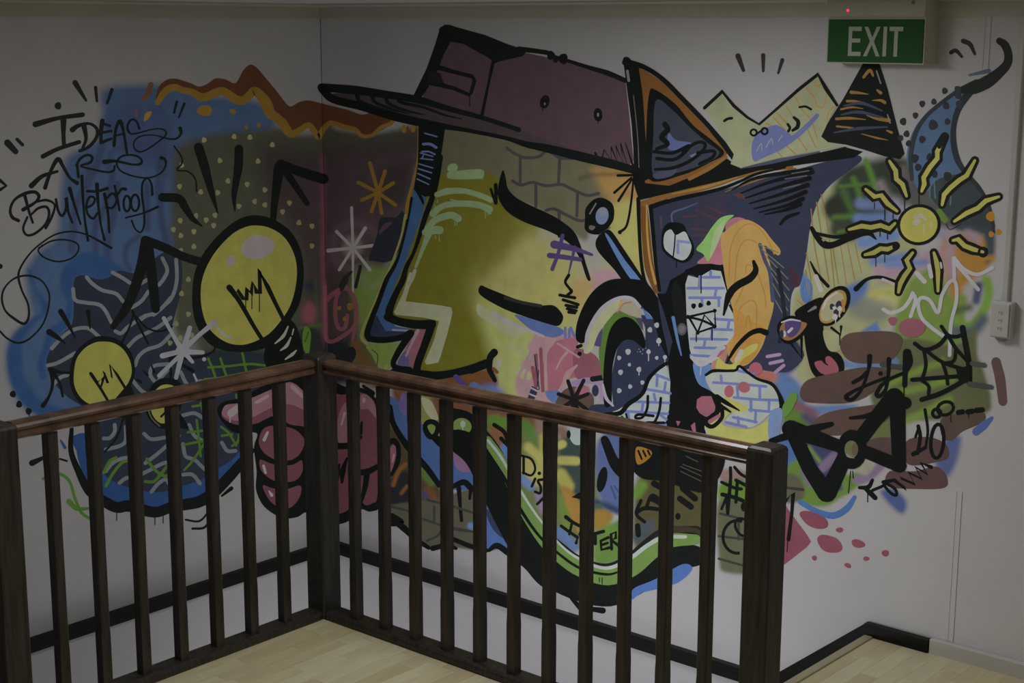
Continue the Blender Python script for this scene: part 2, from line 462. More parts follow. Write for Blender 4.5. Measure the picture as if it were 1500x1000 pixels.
class Motif:
    def __init__(s): s.shapes = []          # (polygons, colour, cells)
CUR = [None]; LIST = []; PARENT = [0]
def part(name, label=None, piece='paint_mark'):
    mo = Motif(); LIST.append((name, label, mo, None, piece)); CUR[0] = mo; PARENT[0] = len(LIST)-1
def sub(name, label=None):
    mo = Motif(); LIST.append((name, label, mo, PARENT[0], name)); CUR[0] = mo
CS = 2.5
HEIGHT = np.zeros((440, 660), np.int16)      # how many coats of paint already lie on each spot
def cells_of(pg):
    P = np.array(pg, float)
    x0, y0 = np.floor(P.min(0)/CS).astype(int); x1, y1 = np.ceil(P.max(0)/CS).astype(int)
    xs = np.arange(x0, x1+1); ys = np.arange(y0, y1+1)
    X, Y = np.meshgrid((xs+.5)*CS, (ys+.5)*CS)
    ar = 0.0; n = len(P)
    for i in range(n): ar += P[i, 0]*P[(i+1) % n, 1]-P[(i+1) % n, 0]*P[i, 1]
    sg = 1 if ar >= 0 else -1
    ok = np.ones(X.shape, bool)
    for i in range(n):
        ax, ay = P[i]; bx, by = P[(i+1) % n]; L = math.hypot(bx-ax, by-ay)
        if L < 1e-6: continue
        ok &= sg*((bx-ax)*(Y-ay)-(by-ay)*(X-ax))/L > -CS*0.8
    yy, xx = np.nonzero(ok)
    return np.clip(yy+y0+20, 0, 439)*660+np.clip(xx+x0+20, 0, 659)
def emit(polys, col):
    """polys: list of convex pixel polygons, one colour"""
    c = np.unique(np.concatenate([cells_of(p) for p in polys]))
    h = HEIGHT.ravel(); lay = int(h[c].max())+1; h[c] = lay
    CUR[0].shapes.append((polys, col, c, 0.0005+lay*0.000035))
def area_c(pts):
    return sum(p[0] for p in pts)/len(pts), sum(p[1] for p in pts)/len(pts)
def poly(pts, col, s=0, n=5):
    cx, cy = area_c(pts)
    if s: pts = spline(pts, True, n)
    tri = tessellate_polygon([[Vector((p[0], p[1], 0)) for p in pts]])
    emit([[pts[i] for i in t] for t in tri], paint(col, cx, cy))
def blob(x, y, rx, ry, col, rot=0, wob=0.0, n=18):
    a0 = math.radians(rot); pts = []
    ph = (x*7+y*3) % 6.28
    for i in range(n):
        a = 2*math.pi*i/n; k = 1+wob*math.sin(3*a+ph)
        u, v = rx*k*math.cos(a), ry*k*math.sin(a)
        pts.append((x+u*math.cos(a0)-v*math.sin(a0), y+u*math.sin(a0)+v*math.cos(a0)))
    emit([pts], paint(col, x, y))
def st(pts, w, col, s=1, n=5, cap=True):
    """brush stroke along pts (pixels); w: width or list of widths"""
    ws = list(w) if isinstance(w, (list, tuple)) else [w]*len(pts)
    if len(ws) != len(pts):
        ws = list(np.interp(np.linspace(0, 1, len(pts)), np.linspace(0, 1, len(ws)), ws))
    cx, cy = area_c(pts)
    P = [(p[0], p[1]) for p in pts]
    if s and len(P) > 2:
        Q = spline(P, False, n)
        W = np.interp(np.linspace(0, len(P)-1, len(Q)), range(len(P)), ws)
    else: Q, W = P, ws
    Q = [np.array(q, float) for q in Q]
    C = []; 
    for i, q in enumerate(Q):
        a = Q[max(i-1, 0)]; b = Q[min(i+1, len(Q)-1)]
        d = b-a; L = np.hypot(*d); d = d/L if L > 1e-6 else np.array([1.0, 0])
        C.append((q, d, W[i]/2))
    if cap:
        def capsec(q, d, r, sg):
            return [(q+sg*d*r*math.sin(a), d, r*math.cos(a)) for a in (0.5, 1.0, 1.35)]
        h = capsec(*C[0], -1); t = capsec(*C[-1], 1)
        C = list(reversed(h))+C+t
    L_, R_ = [], []
    for q, d, r in C:
        nrm = np.array([-d[1], d[0]])
        L_.append(tuple(q+nrm*r)); R_.append(tuple(q-nrm*r))
    emit([[L_[i], L_[i+1], R_[i+1], R_[i]] for i in range(len(C)-1)], paint(col, cx, cy))
def ring(x, y, rx, ry, w, col, rot=0, a0=0, a1=360):
    r0 = math.radians(rot); pts = []
    N = 18
    for i in range(N+1):
        a = math.radians(a0+(a1-a0)*i/N); u, v = rx*math.cos(a), ry*math.sin(a)
        pts.append((x+u*math.cos(r0)-v*math.sin(r0), y+u*math.sin(r0)+v*math.cos(r0)))
    st(pts, w, col, s=0, cap=False)
def dots(ls, r, col, wob=0.08):
    for p in ls:
        rr = p[2] if len(p) > 2 else r
        blob(p[0], p[1], rr, rr*1.12, col, 0, wob, 12)
def lines(ls, w, col, s=1):
    for l in ls: st(l, w, col, s)
def bricks(hs, vs, w, col):
    for l in hs+vs: st(l, w, col)

SOFT = []
def soft(pts, col, f=10, a=1.0, s=1):
    cx, cy = area_c(pts)
    if s and len(pts) > 2: pts = spline(pts, True, 4)
    SOFT.append(('p', np.array(pts, float), paint(col, cx, cy), f, a))
def softst(pts, w, col, f=5, a=1.0):
    cx, cy = area_c(pts)
    pts = spline(pts, False, 5) if len(pts) > 2 else pts
    SOFT.append(('s', np.array(pts, float), paint(col, cx, cy), f, a, w/2.0))
def softb(x, y, rx, ry, col, f=8, a=1.0, rot=0):
    r0 = math.radians(rot)
    pts = [(x+rx*math.cos(t)*math.cos(r0)-ry*math.sin(t)*math.sin(r0), y+rx*math.cos(t)*math.sin(r0)+ry*math.sin(t)*math.cos(r0)) for t in np.linspace(0, 2*math.pi, 20)[:-1]]
    SOFT.append(('p', np.array(pts), paint(col, x, y), f, a))
K = (15, 18, 17)      # black

# ------------------------------------------------------------------ soft sprayed grounds
LB = (47, 63, 87); DB = (33, 54, 86); PB = (40, 47, 70)
soft([(150,132),(200,124),(260,126),(300,138),(380,150),(400,190),(300,230),(270,300),(270,420),(150,560),(130,614),(60,612),(30,592),(12,555),(9,515),(18,490),(45,467),(40,430),(38,395),(57,367),(82,347),(87,300),(90,265),(98,230),(140,205),(150,165)], LB, 9)
soft([(158,172),(235,150),(250,200),(240,250),(165,205)], (37,45,68), 16, 0.8)
for l, w in (([(150,212),(140,245),(112,300),(106,350),(106,365)],11), ([(165,255),(155,300),(140,330),(140,372)],10), ([(172,270),(165,320),(158,345),(157,380)],11),
             ([(215,270),(216,335)],9), ([(203,345),(186,360),(184,380),(190,395)],8), ([(238,225),(232,270),(238,330),(246,362)],10),
             ([(160,250),(164,222),(200,210),(238,222),(236,290)],9), ([(130,240),(128,300)],8)):
    softst(l, w, PB, 4, 0.85)
soft([(95,390),(115,372),(140,370),(165,382),(192,405),(160,410),(140,410),(120,404),(108,412),(107,450),(104,470),(85,490),(72,482),(90,468),(98,445),(88,420),(90,400)], DB, 4)
soft([(40,395),(47,420),(62,455),(45,467),(22,487),(11,515),(13,550),(28,585),(55,607),(80,613),(115,612),(120,602),(90,597),(60,585),(40,560),(33,530),(33,500),(50,475),(72,450),(55,425),(46,400)], DB, 5)
softst([(74,490),(66,515),(60,535),(63,550)], 11, DB, 4)
soft([(255,225),(275,207),(330,194),(380,190),(410,186),(430,196),(470,196),(490,196),(500,540),(440,545),(300,535),(258,500),(255,400),(250,330),(253,270)], (52,54,45), 9)
soft([(466,190),(540,196),(585,190),(618,188),(612,240),(560,235),(500,235),(466,240)], (52,53,44), 6)
soft([(385,215),(470,222),(560,206),(616,192),(610,245),(598,300),(590,345),(572,385),(540,470),(530,530),(470,545),(440,500),(446,400),(425,330),(392,290)], (50,43,43), 22)
soft([(470,235),(600,230),(598,290),(580,330),(520,330),(470,330)], (58,47,51), 20, 0.8)
soft([(565,245),(604,238),(597,300),(570,300),(545,320),(552,270)], (46,38,40), 14, 0.9)
soft([(500,325),(550,312),(545,350),(520,385),(490,400),(475,380),(480,345)], (66,48,54), 14, 0.9)
softb(453, 460, 11, 17, (100,58,64), 7)
softst([(473,230),(474,330),(474,420),(475,510)], 7, (84,54,60), 5, 0.85)
soft([(475,500),(525,505),(535,540),(520,560),(470,560)], (27,31,33), 10)
soft([(440,480),(470,490),(470,560),(440,560)], (32,35,34), 6)
soft([(300,515),(390,515),(440,535),(440,600),(340,605),(345,640),(320,560)], (30,38,42), 6)
softb(455, 418, 10, 9, (36,38,46), 8)
softst([(440,480),(470,476)], 4, (58,74,36), 3)
softst([(462,410),(466,480)], 4, (50,64,38), 3, .7)
soft([(516,412),(535,385),(565,392),(585,380),(560,425),(545,470),(532,505),(525,470),(518,440)], (84,98,50), 10)
softst([(520,395),(545,420),(565,405)], 8, (96,104,84), 8, 0.5)
soft([(515,500),(535,500),(560,548),(560,570),(530,560),(512,530)], (70,64,42), 6)
softst([(520,505),(535,535),(545,552)], 10, (84,58,36), 4)
# halo of the white star
for a in range(0, 360, 15):
    softb(520+33*math.cos(math.radians(a)), 360+33*math.sin(math.radians(a)), 6, 6, (74,66,70), 6, 0.35)
softb(516, 362, 12, 14, (112,106,110), 9, 0.8)
softb(268, 512, 20, 18, (92,92,98), 14, 0.8)
# face grounds
soft([(625,180),(720,198),(860,232),(935,250),(938,300),(860,290),(760,300),(700,300),(640,290)], (80,80,62), 6)
soft([(630,262),(720,254),(745,300),(790,330),(770,370),(740,400),(715,440),(730,480),(722,530),(690,546),(600,556),(596,480),(562,470),(562,440),(585,390),(610,320)], (86,84,28), 7)
soft([(762,335),(805,345),(850,375),(870,410),(930,330),(940,420),(860,470),(845,530),(800,540),(730,470),(700,430),(712,390)], (136,132,82), 34)
soft([(700,440),(760,445),(840,470),(850,500),(800,540),(770,600),(735,590),(722,530)], (126,130,78), 16)
soft([(735,315),(770,330),(745,370),(715,400),(700,400),(700,330)], (92,88,34), 16, 0.8)
soft([(745,222),(905,243),(890,290),(866,335),(855,352),(820,325),(780,302),(750,278)], (86,84,66), 5)
soft([(870,245),(935,250),(940,300),(920,330),(895,300),(875,265)], (134,108,66), 10)
soft([(900,300),(940,300),(942,400),(925,380),(900,345),(888,335)], (140,136,82), 7)
soft([(868,400),(905,395),(915,412),(870,430)], (146,118,126), 7)
softst([(850,262),(870,256),(925,255)], 5, (60,54,40), 5, 0.6)
soft([(840,415),(868,408),(862,432),(845,450)], (138,116,76), 8, .8)
soft([(780,495),(818,488),(845,490),(800,530),(790,565),(800,600),(760,585),(757,550),(770,520)], (140,112,116), 5)
soft([(618,560),(690,543),(722,543),(728,566),(700,572),(640,572)], (92,60,34), 4)
soft([(690,578),(720,562),(745,580),(790,595),(800,610),(700,605)], (68,82,120), 7)
# dog / right side grounds
soft([(1262,250),(1238,258),(1214,276),(1196,302),(1187,340),(1178,400),(1160,450),(1165,520),(1175,560),(1230,560),(1240,500),(1300,480),(1340,430),(1345,360),(1300,300),(1290,255)], (122,124,94), 4)
soft([(1226,262),(1255,240),(1330,232),(1340,290),(1300,320),(1262,345),(1225,345),(1215,312)], (40,46,38), 9)
softb(1224, 305, 18, 18, (36,40,32), 6)
softb(1240, 338, 24, 14, (44,50,38), 8)
softst([(1268,235),(1276,255),(1283,277)], 8, (62,92,38), 4)
softst([(1250,262),(1256,275),(1262,300)], 8, (60,86,38), 4)
softst([(1222,318),(1258,316)], 7, (64,88,40), 4)
softst([(1230,273),(1290,268)], 4, (60,84,40), 3)
softst([(1228,340),(1236,338)], 4, (66,88,40), 3)
softst([(1236,280),(1244,300),(1250,312)], 8, (54,76,40), 6)
softst([(1260,298),(1290,300)], 16, (74,86,116), 5)
softst([(1256,320),(1310,318)], 14, (72,88,122), 5)
softst([(1264,355),(1310,345)], 18, (80,98,134), 6)
softst([(1280,383),(1340,375)], 14, (78,94,130), 6)
softst([(1310,300),(1335,320),(1380,340),(1400,355)], 22, (100,98,112), 10)
softst([(1290,400),(1330,392),(1370,375),(1405,370)], 22, (116,98,108), 8)
softst([(1300,388),(1355,384)], 9, (78,96,134), 5)
softst([(1325,250),(1335,280),(1345,300)], 18, (70,64,62), 7)
softst([(1290,270),(1300,290)], 12, (92,84,92), 8)
soft([(1328,245),(1362,258),(1405,300),(1410,335),(1375,330),(1335,300)], (58,58,58), 6)
soft([(1288,425),(1330,415),(1345,440),(1330,460),(1300,462),(1280,445)], (136,134,96), 8)
softst([(1275,432),(1300,428),(1314,436)], 8, (132,130,70), 5)
soft([(1320,430),(1340,405),(1372,392),(1392,430),(1408,450),(1412,480),(1400,512),(1345,520),(1312,490),(1310,470)], (86,104,52), 6)
soft([(1384,350),(1445,345),(1455,375),(1440,400),(1412,420),(1412,450),(1395,440),(1385,405)], (112,84,40), 6)
softst([(1395,345),(1390,375),(1395,400)], 16, (112,96,102), 7)
soft([(1398,300),(1440,300),(1456,330),(1457,370),(1445,385),(1440,345),(1400,335)], (40,46,52), 5)
softst([(1418,342),(1432,352)], 12, (104,88,96), 6)
softst([(1425,378),(1455,378)], 8, (112,82,36), 5)
softst([(1408,440),(1400,475),(1395,520)], 18, (82,100,48), 6)
softst([(1445,410),(1448,432),(1438,460),(1420,478),(1400,470)], 14, (82,106,46), 4)
softst([(1434,418),(1430,440)], 12, (52,56,78), 4)
softst([(1400,455),(1420,450)], 10, (58,68,48), 6)
softst([(1402,485),(1425,485),(1440,468)], 16, (60,68,74), 7)
soft([(1300,508),(1335,495),(1400,505),(1428,480),(1432,520),(1440,540),(1446,560),(1452,585),(1445,605),(1390,615),(1300,610),(1275,580),(1290,545)], (74,76,54), 4)
softst([(1300,575),(1340,570),(1395,555)], 10, (92,112,52), 5)
softst([(1330,615),(1360,602),(1390,585)], 12, (94,114,54), 5)
softst([(1275,562),(1300,562),(1340,545),(1380,530)], 10, (94,112,52), 5)
soft([(1165,430),(1190,440),(1210,465),(1235,500),(1240,540),(1190,548),(1178,520),(1165,490)], (124,122,92), 6)
soft([(1240,420),(1270,410),(1268,430),(1250,450),(1232,440)], (70,90,132), 6)
softst([(1176,405),(1184,440)], 12, (74,98,140), 4)
soft([(1262,485),(1285,470),(1290,486)], (72,94,138), 3, s=0)
soft([(1246,440),(1275,436),(1310,450),(1290,470),(1246,462)], (88,92,92), 9, 0.7)
soft([(1130,505),(1165,498),(1175,520),(1160,545),(1140,545)], (60,52,92), 5)
soft([(1140,545),(1165,555),(1180,580),(1172,600),(1140,600),(1132,570)], (80,102,140), 5)
softst([(1100,525),(1135,520),(1150,530)], 14, (122,92,106), 6)
softb(1122, 552, 17, 12, (128,82,72), 6)
softst([(1230,532),(1260,535),(1310,530)], 12, (84,104,136), 5)
softst([(1220,570),(1300,566)], 6, (112,106,100), 4)
soft([(1170,595),(1250,592),(1250,604),(1200,608),(1160,590)], (84,106,142), 4)
soft([(1148,600),(1170,580),(1170,595),(1195,620),(1180,640),(1150,632)], (78,104,48), 5)
softst([(1165,592),(1190,605),(1195,615)], 14, (104,74,84), 6)
softst([(1180,610),(1200,625)], 12, (66,62,86), 6)
soft([(1140,640),(1165,645),(1180,690),(1150,690)], (66,94,140), 4)
soft([(1150,688),(1175,672),(1215,700),(1262,690),(1265,705),(1230,730),(1208,742),(1178,738),(1150,720)], (86,112,52), 4)
soft([(1150,695),(1172,700),(1178,728),(1150,735)], (80,80,64), 3)
softst([(1176,690),(1186,710)], 8, (104,92,110), 3)
soft([(1175,640),(1230,655),(1235,690),(1215,715),(1185,680)], (54,58,84), 4)
softst([(1205,685),(1222,668)], 14, (104,92,116), 3)
softst([(1185,655),(1200,675)], 5, (104,124,60), 3)
softst([(1236,690),(1238,720)], 9, (90,112,54), 3)
softst([(1228,695),(1231,715)], 7, (60,66,90), 3)
softst([(1255,702),(1270,700),(1290,682)], 13, (108,94,118), 3)
soft([(1260,670),(1280,680),(1270,695),(1255,690)], (128,126,112), 3)
soft([(1290,720),(1310,716),(1328,735),(1322,752),(1306,742)], (62,76,116), 5)
soft([(1372,660),(1392,640),(1408,642),(1400,680),(1385,700),(1370,680)], (66,76,112), 6)
soft([(1262,640),(1310,600),(1310,660),(1270,660)], (84,90,56), 4)
# lower ground behind the balusters
soft([(575,560),(640,560),(700,580),(760,600),(800,610),(800,660),(720,640),(640,620),(600,640)], (92,62,44), 5)
soft([(596,575),(620,560),(640,610),(650,650),(620,640),(600,610)], (104,106,60), 5)
soft([(553,600),(575,620),(600,660),(640,700),(645,740),(600,760),(570,740),(560,690)], (62,54,36), 6)
soft([(572,705),(595,690),(608,715),(600,750),(574,742)], (30,32,34), 4)
softst([(576,710),(584,690),(594,680)], 6, (104,68,36), 2)
softst([(588,722),(596,712)], 5, (104,68,36), 2)
softst([(620,690),(632,705)], 14, (74,92,42), 4)
softst([(628,718),(636,730)], 12, (92,60,40), 4)
softst([(622,722),(632,745)], 7, (66,54,88), 3)
soft([(690,640),(720,610),(800,640),(870,650),(870,790),(800,800),(770,760),(730,700)], (84,92,56), 6)
soft([(716,610),(745,615),(745,660),(725,655)], (104,70,50), 4)
softst([(722,615),(742,620)], 16, (72,104,44), 4)
softst([(738,655),(745,668)], 10, (74,104,150), 3)
softst([(768,622),(790,645),(795,660)], 16, (70,100,46), 4)
softst([(790,618),(796,650)], 14, (112,92,84), 5)
softst([(795,640),(795,700)], 10, (136,132,72), 4)
softst([(774,655),(790,670),(797,690)], 14, (140,136,78), 4)
softst([(768,680),(790,700)], 26, (138,132,78), 5)
softst([(766,702),(778,712)], 12, (84,106,140), 4)
softst([(790,725),(796,745)], 14, (112,98,116), 4)
softst([(822,630),(830,640)], 16, (104,82,72), 5)
soft([(822,645),(850,650),(852,725),(838,730),(822,690)], (46,58,54), 4)
softst([(820,652),(824,650)], 12, (138,134,76), 2)
softst([(822,674),(844,675)], 13, (140,136,78), 2)
softst([(822,695),(832,712)], 18, (134,128,70), 4)
softst([(824,730),(832,770)], 14, (88,106,50), 5)
softst([(820,780),(840,800)], 16, (78,96,132), 5)
soft([(822,716),(835,716),(850,738),(850,780),(842,770)], (128,98,50), 3)
soft([(872,745),(893,748),(898,757),(890,772),(874,780)], (124,98,46), 3)
soft([(874,780),(898,765),(912,765),(912,815),(872,825)], (82,108,52), 4)
soft([(876,645),(912,640),(912,745),(890,742),(876,718)], (72,84,120), 4)
softst([(874,735),(905,748)], 10, (44,54,80), 4)
softst([(870,742),(880,742)], 8, (60,76,64), 4)
soft([(933,705),(960,690),(1035,700),(1035,790),(985,785),(930,805)], (70,66,42), 7)
softst([(932,722),(940,712)], 16, (84,112,46), 5)
softst([(935,785),(950,770)], 18, (60,66,72), 5)
soft([(1058,688),(1092,690),(1092,712),(1058,706)], (120,98,96), 4)
soft([(1056,708),(1094,704),(1094,736),(1056,736)], (84,112,44), 4)
soft([(1052,735),(1094,735),(1110,740),(1110,830),(1062,838),(1053,815)], (80,82,62), 4)
soft([(572,740),(640,730),(705,715),(730,760),(735,800),(700,806),(660,801),(635,803),(608,789),(585,770),(570,760)], (72,70,58), 2)
softst([(690,770),(700,775)], 10, (84,110,140), 3)
soft([(712,712),(725,720),(745,760),(744,785),(715,745)], (112,68,78), 5)
softst([(716,722),(722,738)], 12, (140,136,104), 3)
soft([(714,745),(745,775),(745,790),(720,770)], (44,50,72), 4)

# ------------------------------------------------------------------ IDEAS ARE Bulletproof
part('drip_border', 'brown and mustard dripping border along the top')
BR = (53, 33, 21); OR = (84, 65, 27)
poly([(228,151),(232,128),(244,117),(256,115),(268,118),(280,122),(292,127),(305,122),(315,115),(330,116),(345,122),(355,105),(365,95),(375,98),(390,115),(405,133),(418,150),(426,156),(437,150),(450,147),(466,150),(485,155),(510,161),(530,168),(546,164),(562,166),(577,173),(570,184),(545,198),(530,200),(520,190),(484,180),(467,200),(452,183),(428,196),(415,180),(395,165),(372,133),(355,147),(325,133),(300,142),(280,135),(255,128),(240,136)], BR, 1, 3)
st([(231,150),(238,139),(246,131),(257,128),(268,132),(282,135),(291,141),(302,142),(315,136),(326,133),(336,139),(346,146),(356,147),(365,140),(372,133),(381,139),(390,152),(396,166),(406,173),(415,181),(421,191),(428,196),(440,190),(452,183),(460,192),(467,201),(473,190),(484,180),(502,185),(521,190),(530,199),(545,198),(558,187),(572,181),(578,173)], [8,10,11,10,9,10,12,12,12,11,12,13,13,12,12,14,17,15,13,13,13,11,9,8,9,9,8,7,7,6,6,5,6,6,6], OR)
blob(300,162,11,8,OR,0,.06); blob(341,163,5,3.5,OR,30); blob(361,186,2.5,3.5,OR); blob(379,183,2.5,4,OR)
blob(592,189,4,6,(100,78,34)); blob(605,189,3.5,5,(100,78,34)); blob(597,190,2,6,(78,48,26))
poly([(213,166),(222,163),(219,172),(211,178)], (98,76,34), 1)
st([(221,124),(217,136),(209,146)], [8,8,6], (58,40,30)); blob(200,165,3.5,7,(58,46,50))

part('painted_lettering', 'black hand lettering IDEAS ARE Bulletproof', 'letter')
lines([[(110,121),(126,147)]], [8,4], K); lines([[(140,128),(142,148)]], [5,4], K); lines([[(164,131),(157,151)]], [5,4], K)
blob(85,155,5,5.5,K,0,.05)
st([(11,209),(23,222)], [10,8], K); st([(25,204),(33,212)], 5, K)
st([(52,182),(85,173),(121,168)], [9,6,7], K); st([(93,176),(93,198),(94,215)], [9,6,6], K); st([(63,229),(85,218),(116,208)], [7,6,6], K)
st([(106,190),(115,184),(131,181),(142,189),(141,202),(130,215),(117,221)], [8,6,4,5,5,5,5], K); st([(123,184),(126,203),(121,217)], [8,5,4], K)
st([(150,177),(148,193),(148,208)], [7,6,5], K); st([(150,181),(161,184)], 4, K); st([(150,194),(163,192)], 4, K); st([(148,209),(163,203)], [5,4], K)
st([(167,213),(170,188),(176,178),(181,193),(186,224)], [5,4,7,4,4], K); st([(167,199),(181,196)], 3, K)
st([(204,188),(200,178),(193,175),(187,183),(188,192),(196,196),(225,189),(240,190),(243,197),(235,205),(215,219),(203,222),(196,215),(198,205),(208,199),(226,198),(246,203),(258,203),(265,196),(264,188)], [4,3,3,3.5,4,2.5,2,2.5,3,2.5,2.5,2.5,2.5,2.5,2,2,2.5,3,4,6], K)
st([(259,149),(255,165)], [4,3.5], K); st([(270,152),(262,172)], [4,2.5], K)
st([(46,272),(62,258),(84,251)], [8,6,4], K); st([(66,275),(75,249),(85,233),(92,243),(102,260),(113,268)], [6,5,7,5,4,6], K)
st([(115,259),(113,242)], 4, K); st([(112,242),(118,232),(128,227),(135,230),(132,238),(118,243),(136,248),(156,252),(166,250),(168,243)], [4,4,4,4,4,3,3,3,4,3], K)
st([(153,237),(170,236),(195,241),(207,239),(205,231),(193,227),(178,229),(171,239),(178,251),(200,259),(220,260),(236,253),(243,241),(241,233),(236,231)], [7,4,3,4,3,3,3,3,2.5,2.5,2.5,2.5,3,4,5], K)
st([(223,285),(222,270),(216,261),(209,268),(208,285),(211,310),(211,330),(206,340),(198,335),(193,323)], [4,3,2.5,3,3.5,3,3,2.5,2.5,3], K)
st([(184,319),(210,312),(231,303)], [2.5,2.5,4], K)
st([(36,285),(42,308),(48,326)], [5,4,3.5], K); st([(27,323),(18,318),(15,307),(21,293),(35,284),(50,281),(57,287),(52,296),(34,307)], [5,5,4,4,5,5,5,4,6], K)
st([(52,296),(68,293),(80,300),(76,317),(67,334)], [3,4,3,4,4], K); st([(46,314),(56,305),(68,303),(72,313),(66,329),(51,342),(39,344),(34,334),(40,318)], [3,4,4,4,3.5,4,3.5,3.5,3.5], K)
st([(82,292),(85,308),(91,316),(97,305),(97,289),(100,310),(106,326)], [4,4,4,4,5,4,3.5], K)
st([(102,276),(109,300),(118,328)], [6,4,3], K); st([(120,258),(121,282),(124,320),(129,352)], [5,4,3.5,4], K)
st([(124,305),(135,300),(139,291),(132,288),(127,298),(128,312),(136,320),(143,312)], 3.5, K)
st([(142,270),(144,300),(148,330),(153,351)], [6,4,3,4], K); st([(128,280),(143,280),(157,276)], [4,4,5], K)
st([(153,284),(158,310),(160,340)], [5,4,3.5], K); st([(155,292),(165,283),(171,293),(165,304),(156,304)], 3.5, K)
st([(168,272),(172,290),(175,308)], 3.5, K); st([(172,285),(178,277),(184,277)], [3,4,5], K)
ring(186,298,5,11.5,3.5,K); ring(198,297,6,12,3.5,K)
st([(163,363),(140,350),(125,343),(105,339),(82,343),(62,355),(45,370),(31,390),(27,405),(32,425),(41,445),(42,464),(35,474),(20,466),(8,455),(3,440),(5,425),(15,412),(28,405),(45,404),(62,412),(72,430),(71,450),(65,470),(55,485),(40,498),(25,502),(10,495),(0,485)], [4,3,2.5,2.5,2.5,2.5,2.5,3,3.5,3,3,3.5,4,4,3,3,3,2.5,3,3,2.5,2.5,2.5,2.5,2.5,3,3,3,3], K)
st([(57,363),(75,353),(95,351),(112,356),(115,366),(105,378),(85,383),(65,377),(56,367),(62,359)], 2.5, K)
st([(0,264),(9,272),(0,278)], 5, K, 0); blob(0,390,4,4,K)

# ------------------------------------------------------------------ patterned shape
part('patterned_shape', 'dark rounded shape with grey wavy lines and a blue rim')
NV = (31, 35, 45); GW = (82, 88, 90)
poly([(118,634),(112,660),(122,695),(138,722),(160,738),(190,742),(225,745),(262,738),(292,732),(315,715),(340,688),(362,662),(358,640),(300,640)], (33,55,92), 1, 3)
poly([(108,412),(118,403),(130,405),(145,409),(160,406),(175,396),(195,400),(210,392),(235,372),(255,366),(265,377),(267,410),(262,440),(254,470),(252,490),(266,510),(300,518),(330,560),(355,600),(357,640),(345,668),(320,686),(295,702),(262,713),(230,721),(190,714),(165,704),(150,690),(138,655),(138,610),(100,582),(80,562),(72,546),(68,528),(75,510),(90,490),(105,475),(108,450)], NV, 1, 3)
soft_dark = (24,29,38)
st([(105,628),(104,660),(115,690),(131,719),(156,736),(172,743),(190,741),(226,750),(252,742),(276,738),(293,734),(312,722),(336,698),(355,676),(368,660)], [6,8,10,14,16,16,17,16,15,17,17,17,16,14,10], K)
lines([[(171,750),(171,762)],[(227,755),(227,768)],[(239,752),(239,766)]], 1.5, K)
for l in ([(107,423),(110,439),(125,443),(145,446),(155,456),(163,472)],[(127,406),(135,415),(150,425),(170,430),(180,441)],[(165,399),(178,406),(190,414)],
          [(238,378),(245,395),(240,408),(233,417)],[(203,417),(215,410)],[(217,427),(208,440),(195,449),(187,450)],[(258,380),(259,410),(252,435),(238,450)],
          [(250,436),(238,450),(225,461)],[(228,459),(215,462),(206,468)],[(76,510),(90,495),(105,484),(120,480),(132,482),(146,494)],[(70,535),(85,531),(110,517)],[(79,562),(88,553),(99,549)],
          [(169,485),(177,488),(186,480),(200,470),(213,462)],[(187,508),(200,495),(216,487),(233,478),(250,465)],[(198,535),(203,522),(215,512),(235,505),(250,490)],
          [(195,558),(205,570),(216,578)],[(246,533),(225,536),(220,548),(226,558)],[(228,562),(240,548),(250,538)],[(168,622),(168,632),(161,641),(152,642)],[(184,625),(184,645),(175,653),(155,658)],
          [(211,635),(222,643),(245,640),(262,638)],[(213,678),(230,665),(246,651)],[(155,690),(165,678),(180,671),(195,670)],[(175,707),(185,700),(200,697),(216,690),(235,680),(247,676)],
          [(222,720),(232,708),(243,702),(249,711)],[(268,650),(272,668),(285,673),(300,687),(312,692)],[(268,695),(282,695),(293,708)],[(268,608),(285,605),(297,612)],[(277,622),(285,638),(296,645)],
          [(325,648),(333,660),(345,660)],[(265,545),(272,560),(280,566),(292,558),(302,560)]):
    st(l, 5.5, GW)
GR = (58, 86, 32)
lines([[(63,701),(72,697),(88,694),(102,705),(110,730),(119,750),(131,759)],[(152,692),(160,676),(170,670)],[(155,712),(165,694),(178,678),(190,674)],[(215,672),(225,686),(238,696),(250,696)],[(213,705),(225,705),(235,695),(245,682)]], 4.5, GR)
st([(101,734),(113,745),(133,744)], [8,6,4], GR)
lines([[(305,525),(312,542),(318,560)],[(323,525),(333,555)],[(355,517),(362,550)],[(305,538),(335,536),(365,533),(388,535)],[(300,555),(345,552)],[(282,595),(297,593)],[(294,590),(297,602)],[(288,615),(292,650),(294,668)],[(270,651),(300,645)],[(275,633),(302,630)],[(302,645),(282,675),(270,688)],[(346,578),(351,615),(349,645),(340,653)],[(324,625),(335,634),(346,652)],[(325,638),(340,636)]], 3.5, GR)
st([(272,761),(292,763),(306,749)], 3, K); st([(282,774),(298,773),(307,764)], 3.5, K); st([(325,726),(339,715)], [3,6], K)
st([(47,678),(64,670)], [9,5], K); st([(88,672),(98,675)], 3, K); st([(89,645),(95,655)], [3,5], DB)
dots([(19,577),(28,592),(42,602)], 4.6, K); st([(43,605),(43,612)], 1.5, K); st([(53,610),(66,616),(82,612)], [3,5,4], K); blob(39,619,6,5,DB)
st([(181,612),(171,640),(153,662)], 3, K)

